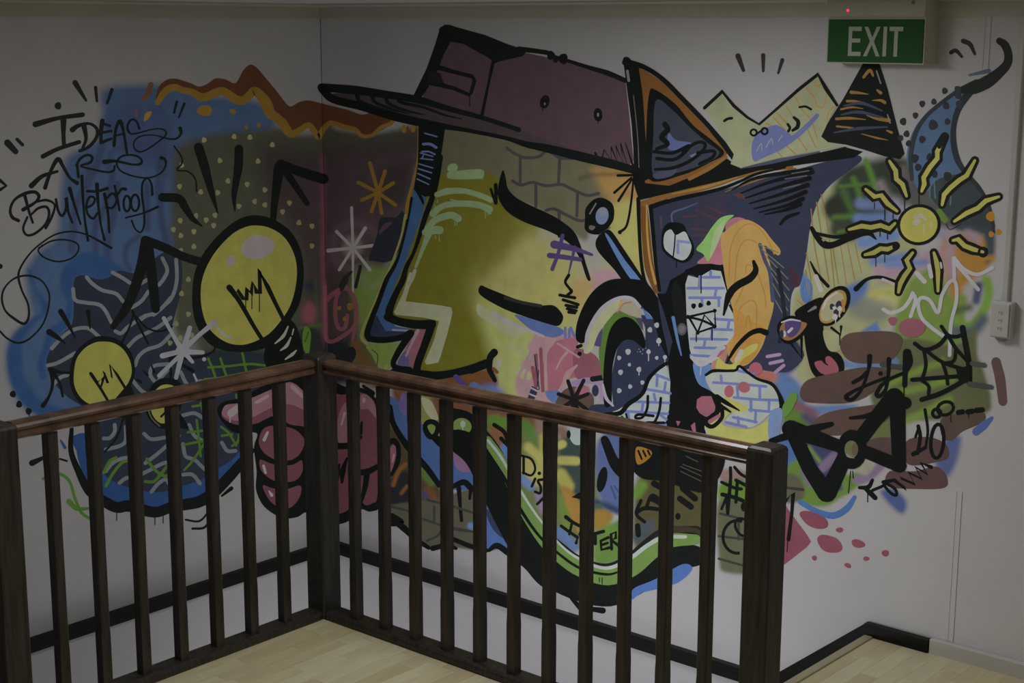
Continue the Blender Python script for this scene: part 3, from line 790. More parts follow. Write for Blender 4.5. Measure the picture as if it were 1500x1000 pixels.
# ------------------------------------------------------------------ bulbs
YL = (122, 119, 60)
part('painted_light_bulb', 'big yellow light bulb with black arms and rays')
DOT = (96, 92, 68)
dots([(299,205),(343,200),(366,201),(399,212),(322,235),(378,236),(334,265),(362,270),(388,278),(294,281),(319,282),(263,273),(373,295),(388,300),(424,297),(414,310),(438,326),(457,331),(457,360),(350,302),(287,316),(264,323),(302,322),(315,315),(313,330),(254,336),(284,339),(265,345),(284,361),(265,367),(276,409),(266,430),(276,460),(258,474),(249,502),(264,495),(281,491),(266,242)], 3.6, DOT, .12)
st([(214,354),(206,395),(188,445),(166,478)], [16,16,14,9], K); st([(216,356),(222,400),(228,452)], [16,15,13], K); st([(213,352),(240,362),(270,376),(300,385)], [14,13,12,13], K)
st([(400,322),(403,290),(409,245)], [9,11,16], K); st([(411,240),(436,250),(460,258),(474,262)], [13,14,15,15], K); st([(413,244),(430,268),(450,298)], [12,10,8], K)
st([(291,216),(300,245),(310,282),(319,312)], [14,14,9,2], K); st([(350,218),(349,245),(343,285),(344,309)], [13,13,8,2], K); st([(238,289),(262,291),(272,305),(283,321),(296,331)], [13,13,11,8,2], K)
st([(255,214),(266,230),(266,240),(259,249),(275,251),(286,262),(288,280)], 2.5, K)
sub('glass', 'yellow glass with black rim')
poly([(375,315),(400,321),(425,338),(440,365),(445,400),(440,440),(426,468),(402,503),(370,514),(340,515),(310,506),(290,481),(282,450),(283,412),(290,386),(306,360),(330,335),(352,320)], K, 1)
poly([(375,330),(396,334),(416,347),(430,370),(435,396),(432,425),(424,450),(411,470),(396,487),(382,496),(365,503),(350,505),(334,502),(317,492),(304,477),(297,458),(294,435),(296,410),(305,386),(320,363),(340,343),(358,333)], YL, 1)
blob(377,362,25,17,(122,116,118),-10,.03,24); blob(338,382,6,8.5,(122,116,112),20)
sub('filament', 'black zigzag filament')
st([(336,421),(350,440),(372,478),(386,500)], [9,7,6,6], K); st([(336,421),(344,433),(348,425),(356,437),(361,439),(362,422),(368,431),(370,414),(376,428),(381,430),(380,395),(392,420),(404,445),(417,471)], [8,7,6,6,6,7,7,7,7,6,8,7,6,6], K, 0)
lines([[(360,440),(360,452)],[(369,430),(369,452)],[(380,430),(380,456)]], 1.5, K)
sub('screw_cap', 'black screw cap with white glints')
poly([(393,505),(418,470),(430,472),(438,488),(444,515),(445,540),(415,545),(395,542),(387,528),(388,512)], K, 1)
for l in ([(403,503),(415,492),(422,478)],[(411,513),(420,506),(426,494)],[(418,526),(428,519),(434,513)],[(428,490),(430,482)]): st(l, [2,5,2], (140,138,128))
part('painted_light_bulb', 'medium yellow light bulb with black rays')
st([(89,456),(100,475),(110,494)], [8,6,2], K); st([(129,456),(132,481)], [7,2], K); st([(72,486),(84,494),(96,503)], [9,7,2], K)
st([(194,456),(205,480),(217,503)], [4,3.5,3], K); st([(196,458),(190,478),(179,501)], [3,3,3], K); st([(200,464),(215,480),(235,485),(252,478)], 3, K)
st([(104,546),(88,545),(74,541)], [4,4,8], K); st([(75,541),(77,562),(72,580),(63,594)], [7,5,4,7], K); st([(76,542),(87,560),(92,580)], [5,4,4], K)
st([(222,535),(226,545)], [2,4], K); st([(210,543),(216,549)], [2,4], K); st([(201,556),(207,560)], 4, K)
sub('glass', 'yellow glass with black rim')
poly([(150,492),(168,495),(186,507),(196,527),(197,548),(190,568),(170,594),(150,600),(131,598),(114,587),(104,568),(102,548),(107,522),(122,504),(138,494)], K, 1)
poly([(150,500),(166,502),(180,511),(190,527),(193,545),(188,560),(178,573),(164,588),(150,594),(135,593),(120,584),(110,568),(108,550),(112,526),(124,510),(138,502)], (113,112,56), 1)
sub('filament', 'black zigzag filament')
st([(133,547),(148,570),(160,590)], [5,4,4], K); st([(133,547),(143,560),(150,553),(148,566),(153,551),(158,561),(152,544),(164,553),(161,534),(171,548),(184,569)], [5,4,4,4,4,4,5,4,5,4,4], K, 0)
sub('screw_cap')
poly([(165,592),(180,575),(192,566),(198,582),(200,595),(185,612),(168,605)], K, 1)
part('painted_light_bulb', 'small yellow light bulb low on the wall')
st([(250,552),(250,535),(248,521)], 4, K); st([(248,520),(270,525),(295,522),(312,515),(315,508)], [5,4,4,3,3], K); st([(249,522),(264,532),(282,543)], [4,4,6], K)
sub('glass')
poly([(242,553),(258,556),(268,568),(266,595),(252,620),(238,628),(224,620),(214,604),(215,580),(226,560)], K, 1)
poly([(241,563),(254,565),(262,575),(259,598),(247,616),(237,620),(227,613),(221,600),(222,581),(231,568)], (116,114,58), 1)
st([(216,596),(222,612),(234,624)], 2, (70,70,56)); st([(250,585),(245,600),(236,610)], 3, K)
sub('screw_cap'); poly([(262,605),(272,618),(276,628),(262,626),(252,618)], K, 1)
part('painted_starburst', 'white sprayed starburst between the bulbs')
WH = (114, 115, 120)
for l, w in (([(240,466),(252,488),(266,512)],[6,5,8]),([(278,480),(270,508)],[7,8]),([(314,472),(290,492),(268,512)],[8,6,9]),([(297,516),(268,515)],[6,9]),([(238,521),(266,514)],[8,7]),([(258,553),(266,520)],[6,8]),([(282,530),(268,514)],[5,8]),([(233,550),(262,522)],[6,6]),([(284,548),(293,568)],[3,3.5]),([(315,473),(325,488),(338,494)],[4,3,4])):
    st(l, w, WH)
blob(268,513,10,9,(118,119,124),0,.1); blob(299,526,3,3,WH)

# ------------------------------------------------------------------ hand
part('painted_hand', 'pink cartoon hand with a pointing finger')
PK = (86, 54, 61); PKL = (108, 80, 87)
poly([(318,600),(328,588),(352,582),(400,558),(430,548),(470,550),(505,566),(530,568),(551,584),(558,610),(560,660),(560,735),(543,749),(528,746),(512,762),(492,768),(470,762),(450,750),(436,757),(418,759),(400,752),(384,738),(375,716),(376,690),(372,655),(376,634),(345,634),(326,618)], K, 1, 4)
poly([(325,603),(331,593),(350,590),(375,580),(400,569),(420,560),(432,562),(446,574),(470,592),(470,628),(443,624),(424,621),(402,609),(376,620),(350,622),(336,618),(326,611)], PK, 1)
poly([(325,603),(331,593),(350,590),(375,580),(400,569),(420,560),(432,562),(446,574),(464,588),(448,600),(425,592),(400,596),(372,610),(350,616),(336,614),(327,609)], PKL, 1)
st([(376,589),(392,580)], 5, (142,120,126)); st([(428,566),(443,580)], 6, (140,118,124)); poly([(333,603),(345,594),(351,590),(352,600),(338,611)], (134,122,128), 1); st([(337,608),(337,618)], 2, (140,130,134))
sub('finger')
poly([(380,640),(387,627),(404,623),(430,628),(444,640),(446,650),(438,666),(424,674),(404,673),(388,664),(380,652)], PK, 1); st([(392,633),(387,644)], [3.5,5], (160,156,158))
sub('finger')
poly([(381,673),(395,678),(412,682),(430,680),(442,674),(443,690),(435,702),(420,706),(402,704),(388,695),(381,685)], PK, 1); st([(386,682),(389,692)], [4,4], (160,156,158))
sub('finger')
poly([(385,711),(400,715),(420,716),(440,711),(440,725),(432,738),(420,745),(405,741),(393,730)], PK, 1); st([(394,719),(398,725)], [2,5], (150,146,148))
sub('palm')
poly([(480,575),(500,578),(526,574),(545,584),(551,600),(553,640),(553,724),(545,737),(534,739),(526,728),(513,744),(498,752),(482,750),(474,700),(474,630)], (86,53,60), 1)
poly([(495,645),(495,612),(505,590),(511,600),(509,648)], (106,78,84), 1); poly([(528,580),(536,577),(548,590),(552,612),(540,600),(528,598)], (108,80,86), 1)
st([(500,622),(505,605)], [2,4], (150,128,132)); blob(533,586,2.5,4,(150,130,134))
st([(490,653),(510,652),(528,640)], [10,9,6], K); st([(501,706),(502,690),(508,671)], [4,9,3], K); st([(494,700),(497,680)], [6,3], K); st([(526,692),(540,690),(553,683)], [9,9,8], K); st([(538,690),(535,712),(530,732)], [9,8,5], K); st([(528,634),(530,618)], [6,3], K)
sub('finger')
st([(571,648),(577,645),(583,655),(582,676),(573,694)], [7,8,8,8,7], K); poly([(572,656),(579,653),(580,668),(575,686),(571,690)], (112,70,80), 1); st([(575,676),(577,666)], [2,3], (140,110,116))

# ------------------------------------------------------------------ left of the face
part('painted_asterisk', 'mustard asterisk')
for e in ((542,239),(564,251),(576,268),(579,300),(559,312),(544,310),(530,293),(525,267)): st([(554,282), e], [5,5.5], (98,76,30))
part('painted_asterisk', 'white asterisk inside a faint sprayed ring')
for e, w in (((515,304),4.5),((535,334),5.5),((560,358),5.5),((542,395),5),((517,430),2.5),((497,395),4.5),((481,367),6),((493,339),5)): st([(517,363), e], [4,w], (124,120,122))
st([(560,360),(560,367)], 2, (124,120,122))
part('painted_flower_scribble', 'pink scribbled flower')
PS = (96, 58, 64)
st([(476,420),(477,470),(478,495),(487,500),(505,490),(520,475),(521,445),(508,422),(494,432),(491,460),(496,480),(505,480),(509,462)], 6, PS); st([(506,420),(488,430),(478,440)], 7, PS); st([(520,480),(516,500)], [6,3], PS)
dots([(513,449,5),(497,451,3),(505,467,3.2)], 4, (98,74,34))
poly([(443,490),(448,478),(455,485),(455,500),(452,518),(445,512)], (70,96,40), 1); st([(452,486),(447,500)], 1.5, (40,56,26))
part('dark_brush_marks', None, 'brush_mark')
poly([(556,322),(562,318),(580,318),(590,309),(597,332),(582,372),(566,384),(548,382),(540,378),(552,345)], (31,33,41), 1); poly([(557,335),(566,326),(574,327),(562,338),(556,343)], (62,46,52), 1)
st([(498,420),(505,408),(515,398)], [4,7,3], (30,30,32)); st([(521,420),(528,390)], 5, (26,28,28)); blob(512,520,9,13,(24,28,30),20); st([(500,425),(508,410)], 5, (34,32,36))
st([(614,185),(612,235),(604,270),(597,298),(596,318)], [4,4,4,5,6], (104,80,36)); st([(594,315),(588,345),(578,375),(570,395),(558,420),(546,450),(533,478),(530,495),(538,504)], [4,3,3,3,3,3,4,5,5], (110,110,60))
poly([(538,505),(586,503),(576,519),(571,542),(562,551),(553,536),(545,520)], (94,110,56), 1); st([(545,512),(553,520),(552,536)], 1.5, (44,60,34)); st([(566,535),(562,548)], 4, (112,116,66))
st([(532,565),(545,576)], [4,9], K)

# ------------------------------------------------------------------ face in profile
part('painted_face', 'big mustard face in profile with black outline')
BL = (47, 70, 104)
poly([(608,268),(626,283),(619,312),(606,350),(593,385),(580,415),(567,450),(566,465),(580,478),(612,484),(600,492),(560,492),(545,486),(548,462),(565,415),(585,370),(598,325)], BL)
poly([(540,482),(552,461),(563,485),(610,483),(605,492),(560,497),(542,494)], (36,42,60)); st([(575,483),(597,484)], 3, (112,108,124)); lines([[(550,463),(564,484)],[(546,472),(556,486)]], 1.2, (28,32,44))
poly([(612,482),(625,482),(616,510),(611,535),(598,537),(582,533),(595,510),(604,490)], (110,74,82), 1); poly([(592,515),(598,522),(598,537),(582,533)], (76,68,104), 1); st([(612,484),(603,503),(595,521)], [5,4,3], (124,104,118))
poly([(575,552),(605,548),(606,562),(590,562)], (100,76,92)); st([(584,551),(597,554)], 3, (126,108,120))
poly([(613,183),(652,188),(646,230),(641,262),(634,287),(622,288),(606,278),(612,240)], K)
st([(645,230),(640,262),(633,290),(622,320),(613,350),(605,372),(595,392),(590,410),(580,430),(571,452),(570,464)], [8,8,8,8,6,5,7,9,9,11,12], K)
st([(568,464),(585,471),(610,475),(632,475)], [12,12,13,14], K); st([(634,473),(629,486),(621,508),(612,533),(609,556)], [10,12,11,11,11], K)
st([(603,290),(598,320),(590,355),(580,385),(566,410),(555,440),(545,465),(538,488),(541,496)], [4,3,3,5,7,7,8,9,9], K); st([(541,496),(560,498),(588,494),(600,488)], [9,9,9,10], K); st([(602,488),(592,502),(582,518),(576,532),(582,539),(600,541)], [10,10,9,8,9,8], K)
st([(566,556),(576,545),(600,546),(620,549),(640,550),(665,546),(690,540),(715,532)], [6,10,12,14,12,11,12,13], K)
for l, w in (([(622,195),(640,200)],2),([(620,211),(630,211),(639,216)],4),([(618,222),(628,222),(637,226)],2.5),([(616,224),(634,229)],2),([(616,232),(634,234)],2),([(614,240),(634,246)],2),([(613,247),(632,253)],2.2),([(612,254),(630,262)],2.2),([(611,262),(628,270)],2),([(621,226),(618,232)],2)): st(l, w, (84,96,134))
st([(611,280),(617,290),(620,298)], [4,5,3], K)
sub('nose_highlight', 'pale green angular highlight')
poly([(600,398),(606,401),(594,441),(645,447),(661,450),(663,458),(655,490),(646,520),(642,531),(625,534),(622,530),(635,500),(643,470),(620,465),(580,461),(577,457),(590,430)], (132,134,110))
st([(608,396),(604,406),(599,416)], [5,7,6], (122,120,106))
sub('forehead_strokes', 'pale green brush strokes')
PG = (102, 118, 88)
st([(640,285),(656,280),(682,280),(708,288),(719,293)], [8,10,8,8,8], PG); st([(634,313),(648,302),(672,298),(700,300),(718,306)], [10,9,9,10,9], PG); st([(626,334),(638,322),(660,315),(671,320)], [9,10,10,11], PG); st([(623,340),(636,337),(644,337)], [10,12,12], PG)
st([(628,342),(619,365),(609,391)], [10,6,4], PG); st([(660,292),(700,302),(718,312)], [2,4,4], PG)
blob(663,246,8,6.5,PG,-20); poly([(655,254),(662,251),(705,248),(708,260),(700,262),(660,262)], PG, 1)
lines([[(637,300),(637,312)],[(641,292),(641,297)],[(666,325),(666,330)],[(669,325),(669,330)],[(638,345),(638,349)],[(643,345),(644,353)],[(711,306),(711,319)],[(715,306),(715,315)]], 1.2, PG)
sub('brick_pattern', 'grey brick joints on the forehead')
BK = (56, 54, 55)
lines([[(743,217),(754,225),(770,231),(790,229),(797,222)],[(797,222),(805,222),(820,231),(840,232)],[(762,230),(762,250),(762,269)],[(820,231),(818,268)],[(751,265),(763,271),(780,267),(800,272),(822,270),(840,278),(860,286),(877,283)],[(785,270),(785,302)],[(846,283),(845,316)],[(800,308),(812,306),(830,315),(848,323),(860,322)],[(819,309),(819,322)]], 4.5, BK)
sub('eyebrow', 'thick black eyebrow')
poly([(737,249),(741,262),(744,276),(757,290),(780,302),(800,311),(820,322),(840,338),(850,358),(858,385),(865,408),(862,411),(858,404),(850,380),(838,361),(822,348),(800,337),(770,326),(748,314),(735,300),(729,284),(732,262)], K, 1)
st([(719,277),(726,298)], 4, K); st([(726,271),(727,297)], [6,4], K); lines([[(819,340),(819,346)]], 4, K)
sub('eye_line', 'heavy black closed eye line')
poly([(704,418),(715,422),(740,432),(765,441),(790,447),(810,447),(821,456),(825,466),(818,477),(800,474),(770,464),(740,453),(712,438),(701,428)], K, 1); st([(740,436),(765,443),(792,448)], 5, (34,38,36))
poly([(755,463),(762,462),(795,472),(820,480),(826,488),(808,494),(780,484)], (66,78,116), 1); lines([[(828,480),(828,496)],[(834,482),(834,496)],[(836,480),(841,492)]], 4, (78,86,130))
sub('cheek_strokes', 'pale cheek highlights')
poly([(700,444),(712,452),(740,470),(766,482),(768,490),(752,494),(725,478),(700,460)], (134,136,108), 1); st([(722,459),(755,476),(795,492)], [6,6,4], (142,136,140))
st([(750,507),(770,519)], 17, (128,132,92)); st([(754,540),(772,550)], 14, (126,130,90))
sub('mouth', 'black smiling mouth corner')
st([(690,541),(713,532)], 13, K); st([(724,516),(718,524),(717,540),(725,557)], [11,10,9,6], K); st([(729,538),(733,529)], [3,5], (150,146,140)); st([(723,540),(728,545)], 5, (96,62,36))
st([(668,552),(682,566)], 8, (64,52,100)); st([(668,568),(682,574)], 7, (64,52,100)); st([(694,566),(712,576)], 14, (74,86,124))
part('painted_hash_mark', 'purple hash sign sprayed on the cheek')
HP_ = (64, 52, 94)
st([(812,358),(840,364),(867,373)], [12,8,4], HP_); st([(805,374),(830,377),(850,380)], [8,7,6], HP_); st([(824,345),(818,370),(809,394)], [6,5,6], HP_); st([(842,362),(833,400)], [5,2], HP_)
part('painted_squiggle', 'black squiggle above a small scribbled cup')
st([(833,403),(828,413),(834,422),(837,427),(831,432)], [5,4,4,5,4], K); lines([[(820,432),(830,434),(842,436)],[(825,439),(847,446)],[(829,447),(845,450)],[(831,452),(844,455)],[(833,457),(842,458)]], 4.5, K)
part('painted_blush', 'layered pink and lilac cheek patch')
poly([(794,540),(805,506),(820,498),(845,495),(848,510),(870,520),(878,538),(881,560),(868,554),(842,553),(825,560),(816,572),(800,575),(793,562)], (120,76,86), 1)
poly([(840,515),(856,512),(876,525),(880,552),(845,554)], (112,70,80), 1)
st([(785,492),(775,520),(760,550),(757,565)], 4, (136,108,116)); st([(798,497),(785,525),(770,548),(772,562),(783,569)], 4, (136,108,116)); st([(817,503),(848,523)], 3, (150,120,126)); st([(832,514),(822,526),(815,540)], [4,3,2], (144,120,118)); st([(845,535),(832,548),(824,570)], [3,9,6], (140,112,114)); st([(812,498),(800,520),(800,570)], [5,3,5], (136,112,112))
lines([[(792,511),(795,572)],[(785,520),(787,560)],[(780,538),(785,566)]], 5, (112,66,74)); lines([[(783,520),(790,570)],[(789,542),(787,566)]], 1.5, (34,36,52))
poly([(771,588),(779,565),(789,570),(780,592)], (40,44,60)); lines([[(776,577),(786,581)],[(778,568),(788,573)]], 2.5, (140,128,134))
poly([(782,588),(795,575),(808,582),(812,595),(800,600)], (140,112,116), 1); poly([(800,574),(818,572),(826,586),(812,590),(803,584)], (70,86,122), 1)
st([(840,562),(860,557),(882,561)], [8,9,8], (112,96,122)); st([(868,555),(882,553)], 8, (24,24,24)); blob(872,572,5,8.5,(38,42,60)); st([(880,568),(882,585)], 6, (118,98,122))
part('painted_asterisk', 'black asterisk on a brown patch')
poly([(812,595),(822,575),(840,566),(865,575),(870,590),(862,612),(840,622),(815,610)], (76,60,54), 1); blob(853,571,11,7,(118,76,84))
for e in ((832,558),(855,557),(861,577),(860,600),(848,607),(836,605),(820,600),(818,577)): st([(841,585), e], [6,5.5], (24,22,22))

# ------------------------------------------------------------------ wheel / mic shapes
part('painted_microphone', 'black handle with blue highlight and a round grey head')
poly([(858,305),(870,292),(884,290),(898,300),(899,320),(891,334),(885,342),(868,343),(857,336),(857,320)], K, 1); blob(882,316,9.5,13,(94,106,132),10); blob(883,310,7,6,(108,112,122)); st([(864,313),(873,298)], 2, (96,96,92)); poly([(864,330),(872,332),(868,337),(863,335)], (84,84,80), 1)
st([(877,345),(887,338),(894,333)], 2, (84,84,82))
poly([(873,352),(884,339),(895,338),(912,362),(932,392),(948,418),(945,430),(920,420),(900,395),(876,368)], K, 1); poly([(887,345),(893,347),(915,380),(940,413),(930,415),(911,390)], (80,104,144), 1)
lines([[(940,256),(905,257)],[(925,260),(900,282)],[(926,262),(906,294)],[(928,262),(924,300),(918,330),(908,340)]], [3,4], K)
blob(908,340,3,3,K)
part('painted_wheel', 'black arch with starry navy body')
poly([(898,592),(895,560),(900,530),(906,508),(920,494),(942,505),(945,480),(938,462),(955,466),(972,480),(980,505),(980,532),(962,552),(947,572),(935,588),(912,605),(880,610),(864,620),(864,595),(890,592)], (40,46,64), 1)
st([(886,552),(883,515),(890,482),(904,464),(921,462),(936,480)], [8,12,13,14,12,8], (74,100,46)); poly([(868,500),(883,477),(880,508),(870,506)], (68,58,96))
poly([(904,446),(930,443),(937,452),(940,466),(922,462),(908,455)], (118,114,98)); poly([(930,465),(941,466),(942,485)], (62,58,78))
poly([(843,490),(846,470),(856,445),(870,425),(890,411),(915,408),(945,413),(965,438),(985,470),(992,500),(985,530),(968,505),(957,468),(946,455),(937,450),(931,439),(912,434),(893,440),(876,455),(863,478),(856,501),(846,500)], K, 1)
poly([(855,513),(862,485),(879,456),(903,439),(912,443),(890,470),(876,490),(868,511),(860,518)], (132,134,104), 1); st([(858,508),(861,488),(872,465),(886,448),(906,437),(925,437),(937,449)], [4,6,6,6,6,5,5], (144,140,150)); st([(910,440),(908,453)], 4, (140,124,84)); st([(905,458),(912,446),(925,442)], 1.5, (134,80,80))
st([(846,508),(851,506)], 5, K); blob(849,518,3.2,3.2,K); poly([(940,449),(948,458),(957,467),(947,467)], (76,108,160))
poly([(885,592),(884,545),(888,505),(895,480),(908,466),(922,465),(936,477),(944,495),(945,507),(941,509),(930,500),(920,497),(910,502),(902,516),(897,540),(896,565),(895,592)], K, 1)
st([(883,563),(888,583),(898,594)], [3,5,3], (136,132,142))
dots([(920,515,4),(907,524,3),(909,545,3.6),(922,534,2.4),(936,541,3.6),(923,566,3),(907,572,3.5),(941,560,3),(952,483,3.6),(962,476,3.6),(965,499,3.8),(950,515,3.2),(962,524,2.6),(974,523,3),(982,480,4),(981,500,3.2),(989,524,4.2),(1000,505,4.8)], 3.5, (158,158,166))
lines([[(950,517),(950,528)],[(936,543),(936,549)],[(965,500),(965,506)],[(974,525),(974,530)]], 1.6, (140,140,148))
dots([(938,515,0.9),(942,512,.8),(936,511,.7),(941,518,.7),(946,510,.6),(934,515,.6)], 1, (130,130,138))

# ------------------------------------------------------------------ cap
part('painted_cap', 'maroon baseball cap with flat brim')
sub('crown', 'maroon cap crown')
MR = (61, 48, 54)
poly([(618,145),(650,58),(660,54),(700,66),(760,75),(820,88),(880,105),(916,118),(922,170),(928,235),(920,244),(870,234),(800,215),(740,204),(700,192),(618,170)], MR)
poly([(604,143),(625,100),(637,66),(644,43),(651,36),(666,39),(710,51),(742,64),(772,74),(766,82),(750,86),(731,90),(723,94),(718,86),(700,76),(678,64),(660,61),(650,80),(636,115),(618,142),(610,150)], K)
st([(648,44),(656,41),(668,45)], 10, K); st([(760,72),(780,74),(801,77)], [8,7,7], K); dots([(807,81,6),(814,86,5),(825,86,7)], 6, K); st([(832,89),(860,98),(890,107),(916,118)], [5,6,8,7], K)
st([(722,92),(715,125),(706,168)], [5,4,5], K); st([(640,98),(664,105),(692,112),(695,118),(690,136),(688,139),(664,129),(632,121)], [8,6,6,6,5,5,6,8], K, 0); st([(688,140),(688,155)], 1.5, K); poly([(630,105),(645,107),(650,122),(625,121)], (22,22,24))
ring(798,149,5,8,4,K,15); blob(798,150,3.4,6.5,K,15); blob(798,152,1.4,2,(90,84,86)); ring(876,168,4.5,8,4,K,-5); blob(876,168,3.5,7,K); blob(876,168,1.4,3,(98,92,94)); lines([[(795,158),(795,162)],[(876,177),(876,181)]], 1.3, K)
st([(872,224),(880,240),(885,219),(896,237),(895,215),(906,241),(902,213),(914,243),(909,210),(920,245),(916,209),(928,245)], 3.5, K, 0)
sub('brim', 'dark maroon flat brim')
poly([(485,138),(520,137),(560,142),(610,145),(660,158),(705,172),(760,190),(800,204),(850,225),(800,214),(720,197),(650,184),(590,170),(530,152)], (50,43,46), 1, 3)
st([(471,128),(520,132),(570,139),(612,146),(660,160),(705,172),(760,190)], [12,13,11,11,8,7,7], K); st([(472,130),(488,145),(530,156),(580,171),(620,180),(680,190),(740,202),(770,211),(800,217),(850,229),(900,241),(932,250)], [12,12,12,13,12,6,6,9,12,14,13,11], K)
for l in ([(523,139),(527,148),(545,155),(570,162)],[(545,140),(550,150),(575,160),(600,167)],[(565,142),(570,152),(595,162),(622,168)],[(583,142),(588,150),(620,157),(650,168),(676,174)]): st(l, [7,4.5,4,1.5], K)

# ------------------------------------------------------------------ dog
part('painted_dog', 'cartoon dog with brick-white teeth and pointed ears')
SN = (43, 46, 62)
poly([(955,303),(1000,292),(1060,278),(1110,262),(1160,250),(1245,228),(1262,234),(1240,252),(1214,273),(1197,298),(1187,330),(1180,380),(1172,416),(1166,418),(1158,440),(1160,490),(1178,520),(1150,545),(1090,540),(1000,560),(975,500),(962,420)], SN, 1, 4)
poly([(1018,292),(1070,282),(1062,312),(1040,330),(1022,350),(1015,345)], (48,45,60)); lines([[(1035,302),(1062,314)],[(1020,308),(1052,322)],[(1000,318),(1020,316)],[(1012,335),(1040,337)],[(1015,345),(1038,344)]], 3, (64,46,54)); st([(985,326),(985,312),(1005,304),(1022,297)], [2,3,2,1], (70,76,96)); st([(968,318),(969,333)], 3, (66,54,56)); poly([(1074,284),(1086,281),(1094,292),(1082,290)], (66,48,48))
poly([(1157,392),(1166,398),(1172,414),(1168,420),(1160,418)], (58,40,48), 1)
sub('muzzle', 'black muzzle with pink nose')
poly([(982,410),(1003,398),(1006,460),(1011,512),(1020,550),(1035,564),(1050,574),(1062,590),(1052,612),(1034,625),(1044,662),(985,655),(965,640),(974,620),(981,590),(982,560),(978,530),(985,500),(972,455),(962,430),(975,430)], K)
poly([(1005,462),(1000,430),(990,410),(984,430),(990,470),(1000,500)], (22,23,24), 1); st([(986,465),(993,500),(998,520)], [5,4,2], (70,92,130)); softcol = (96,96,102); blob(999,482,7,9,(70,72,76)); blob(999,482,4.5,6,(92,92,98))
poly([(935,640),(1045,648),(1062,655),(1058,690),(1035,720),(1005,716),(975,705),(940,700),(925,680)], K, 1)
lines([[(1005,668),(1022,676)],[(997,683),(1030,698)],[(997,690),(1030,706)],[(1000,680),(1028,690)]], 1.2, (70,70,56)); lines([[(958,708),(976,718)],[(955,730),(962,733),(975,742)],[(996,730),(1012,742)],[(1000,715),(1018,730)]], [9,9], K)
sub('snout_outline', 'orange and black outline of the head')
st([(942,300),(946,340),(951,390),(962,425)], [12,13,14,10], (92,64,34)); st([(943,298),(975,287),(1010,279),(1050,268),(1085,256),(1120,249),(1160,245)], [9,9,10,10,9,6,4], (102,74,38)); st([(947,300),(948,340),(952,380),(960,415)], [2,3,3,4], (132,104,58)); st([(985,284),(1040,272),(1080,258)], [2,4,3], (124,96,52))
st([(935,291),(936,330),(939,380),(944,410),(952,425)], [6,5,5,5,6], K); st([(953,303),(957,345),(961,390),(966,425)], [6,6,5,5], K); st([(953,303),(985,293),(1030,283),(1060,275),(1085,265),(1110,254),(1150,245)], [7,6,6,5,4,4,3], K)
st([(1062,281),(1090,270),(1125,258),(1165,247)], [1,4,4,3], (100,74,38))
for l in ([(1072,278),(1110,260),(1188,248)],[(1085,283),(1130,266),(1190,252)],[(1092,290),(1140,274),(1186,261)],[(1098,298),(1145,284),(1183,271)],[(1104,306),(1150,293),(1180,281)],[(1112,311),(1152,301),(1176,291)],[(1120,314),(1152,307),(1172,299)]): st(l, [2,5,7], K)
st([(1143,328),(1153,318),(1170,312)], [4,6,4], K); lines([[(1160,254),(1185,250)],[(1150,262),(1182,257)],[(1148,276),(1172,270)]], 1.5, (74,76,86))
sub('left_ear', 'pointed ear with orange rim')
poly([(913,90),(921,84),(934,98),(941,160),(946,258),(930,252),(925,180),(916,112)], K)
poly([(925,250),(960,262),(1000,262),(1040,245),(1065,232),(1076,240),(1095,247),(1130,240),(1170,231),(1240,216),(1264,222),(1250,231),(1180,240),(1110,250),(1060,264),(1000,278),(950,290),(936,293),(930,275)], K)
poly([(928,97),(945,103),(975,123),(1005,153),(1040,193),(1067,222),(1062,230),(1035,246),(1010,260),(980,272),(945,268),(938,170)], (94,64,34)); st([(1010,262),(1040,246),(1064,230)], [5,6,4], (108,80,42)); poly([(938,200),(946,210),(948,230),(943,250)], (84,76,60))
poly([(951,136),(961,132),(990,153),(1015,183),(1040,203),(1061,224),(1040,238),(1000,256),(950,262),(947,190)], K, 1); poly([(961,147),(985,161),(1010,186),(1035,208),(1054,224),(1032,240),(988,254),(957,258),(957,200)], (45,49,59), 1)
poly([(979,194),(990,205),(1012,209),(1003,216),(980,219)], (70,80,116), 1); poly([(1010,228),(1025,221),(1015,232)], (78,88,116)); poly([(958,254),(990,245),(985,257),(962,262)], (58,60,76), 1)
st([(974,182),(978,190),(969,201),(978,211),(962,218)], [8,8,8,7,5], K); st([(958,222),(985,224),(1010,213),(1000,226),(985,234),(962,232)], [5,5,5,5,5,5], K); st([(1000,222),(1020,209),(1032,210),(1030,220),(1010,236),(985,246),(960,248)], [4,5,5,5,5,5,4], K); st([(1022,224),(1045,221),(1044,230),(1025,240)], 5, K)
st([(921,92),(945,99),(972,117),(1002,147),(1032,178),(1056,206),(1072,226)], [10,7,7,7,7,8,10], K); blob(1074,228,5,9,K,-20); st([(930,96),(937,140),(941,200),(945,258)], [10,9,9,12], K); st([(914,92),(918,88),(922,130),(928,180),(931,245)], [6,8,5,4,5], K); blob(917,88,4.5,5,K); st([(919,104),(921,118)], 4, (92,90,88)); lines([[(928,140),(934,200),(936,245)]], 1.2, (84,76,80))
sub('right_ear', 'black triangular ear with mustard hatching')
poly([(1264,93),(1288,93),(1300,130),(1315,190),(1325,225),(1318,233),(1296,229),(1265,219),(1240,212),(1206,207),(1202,198),(1210,184),(1235,145)], K)
OE = (94, 72, 38)
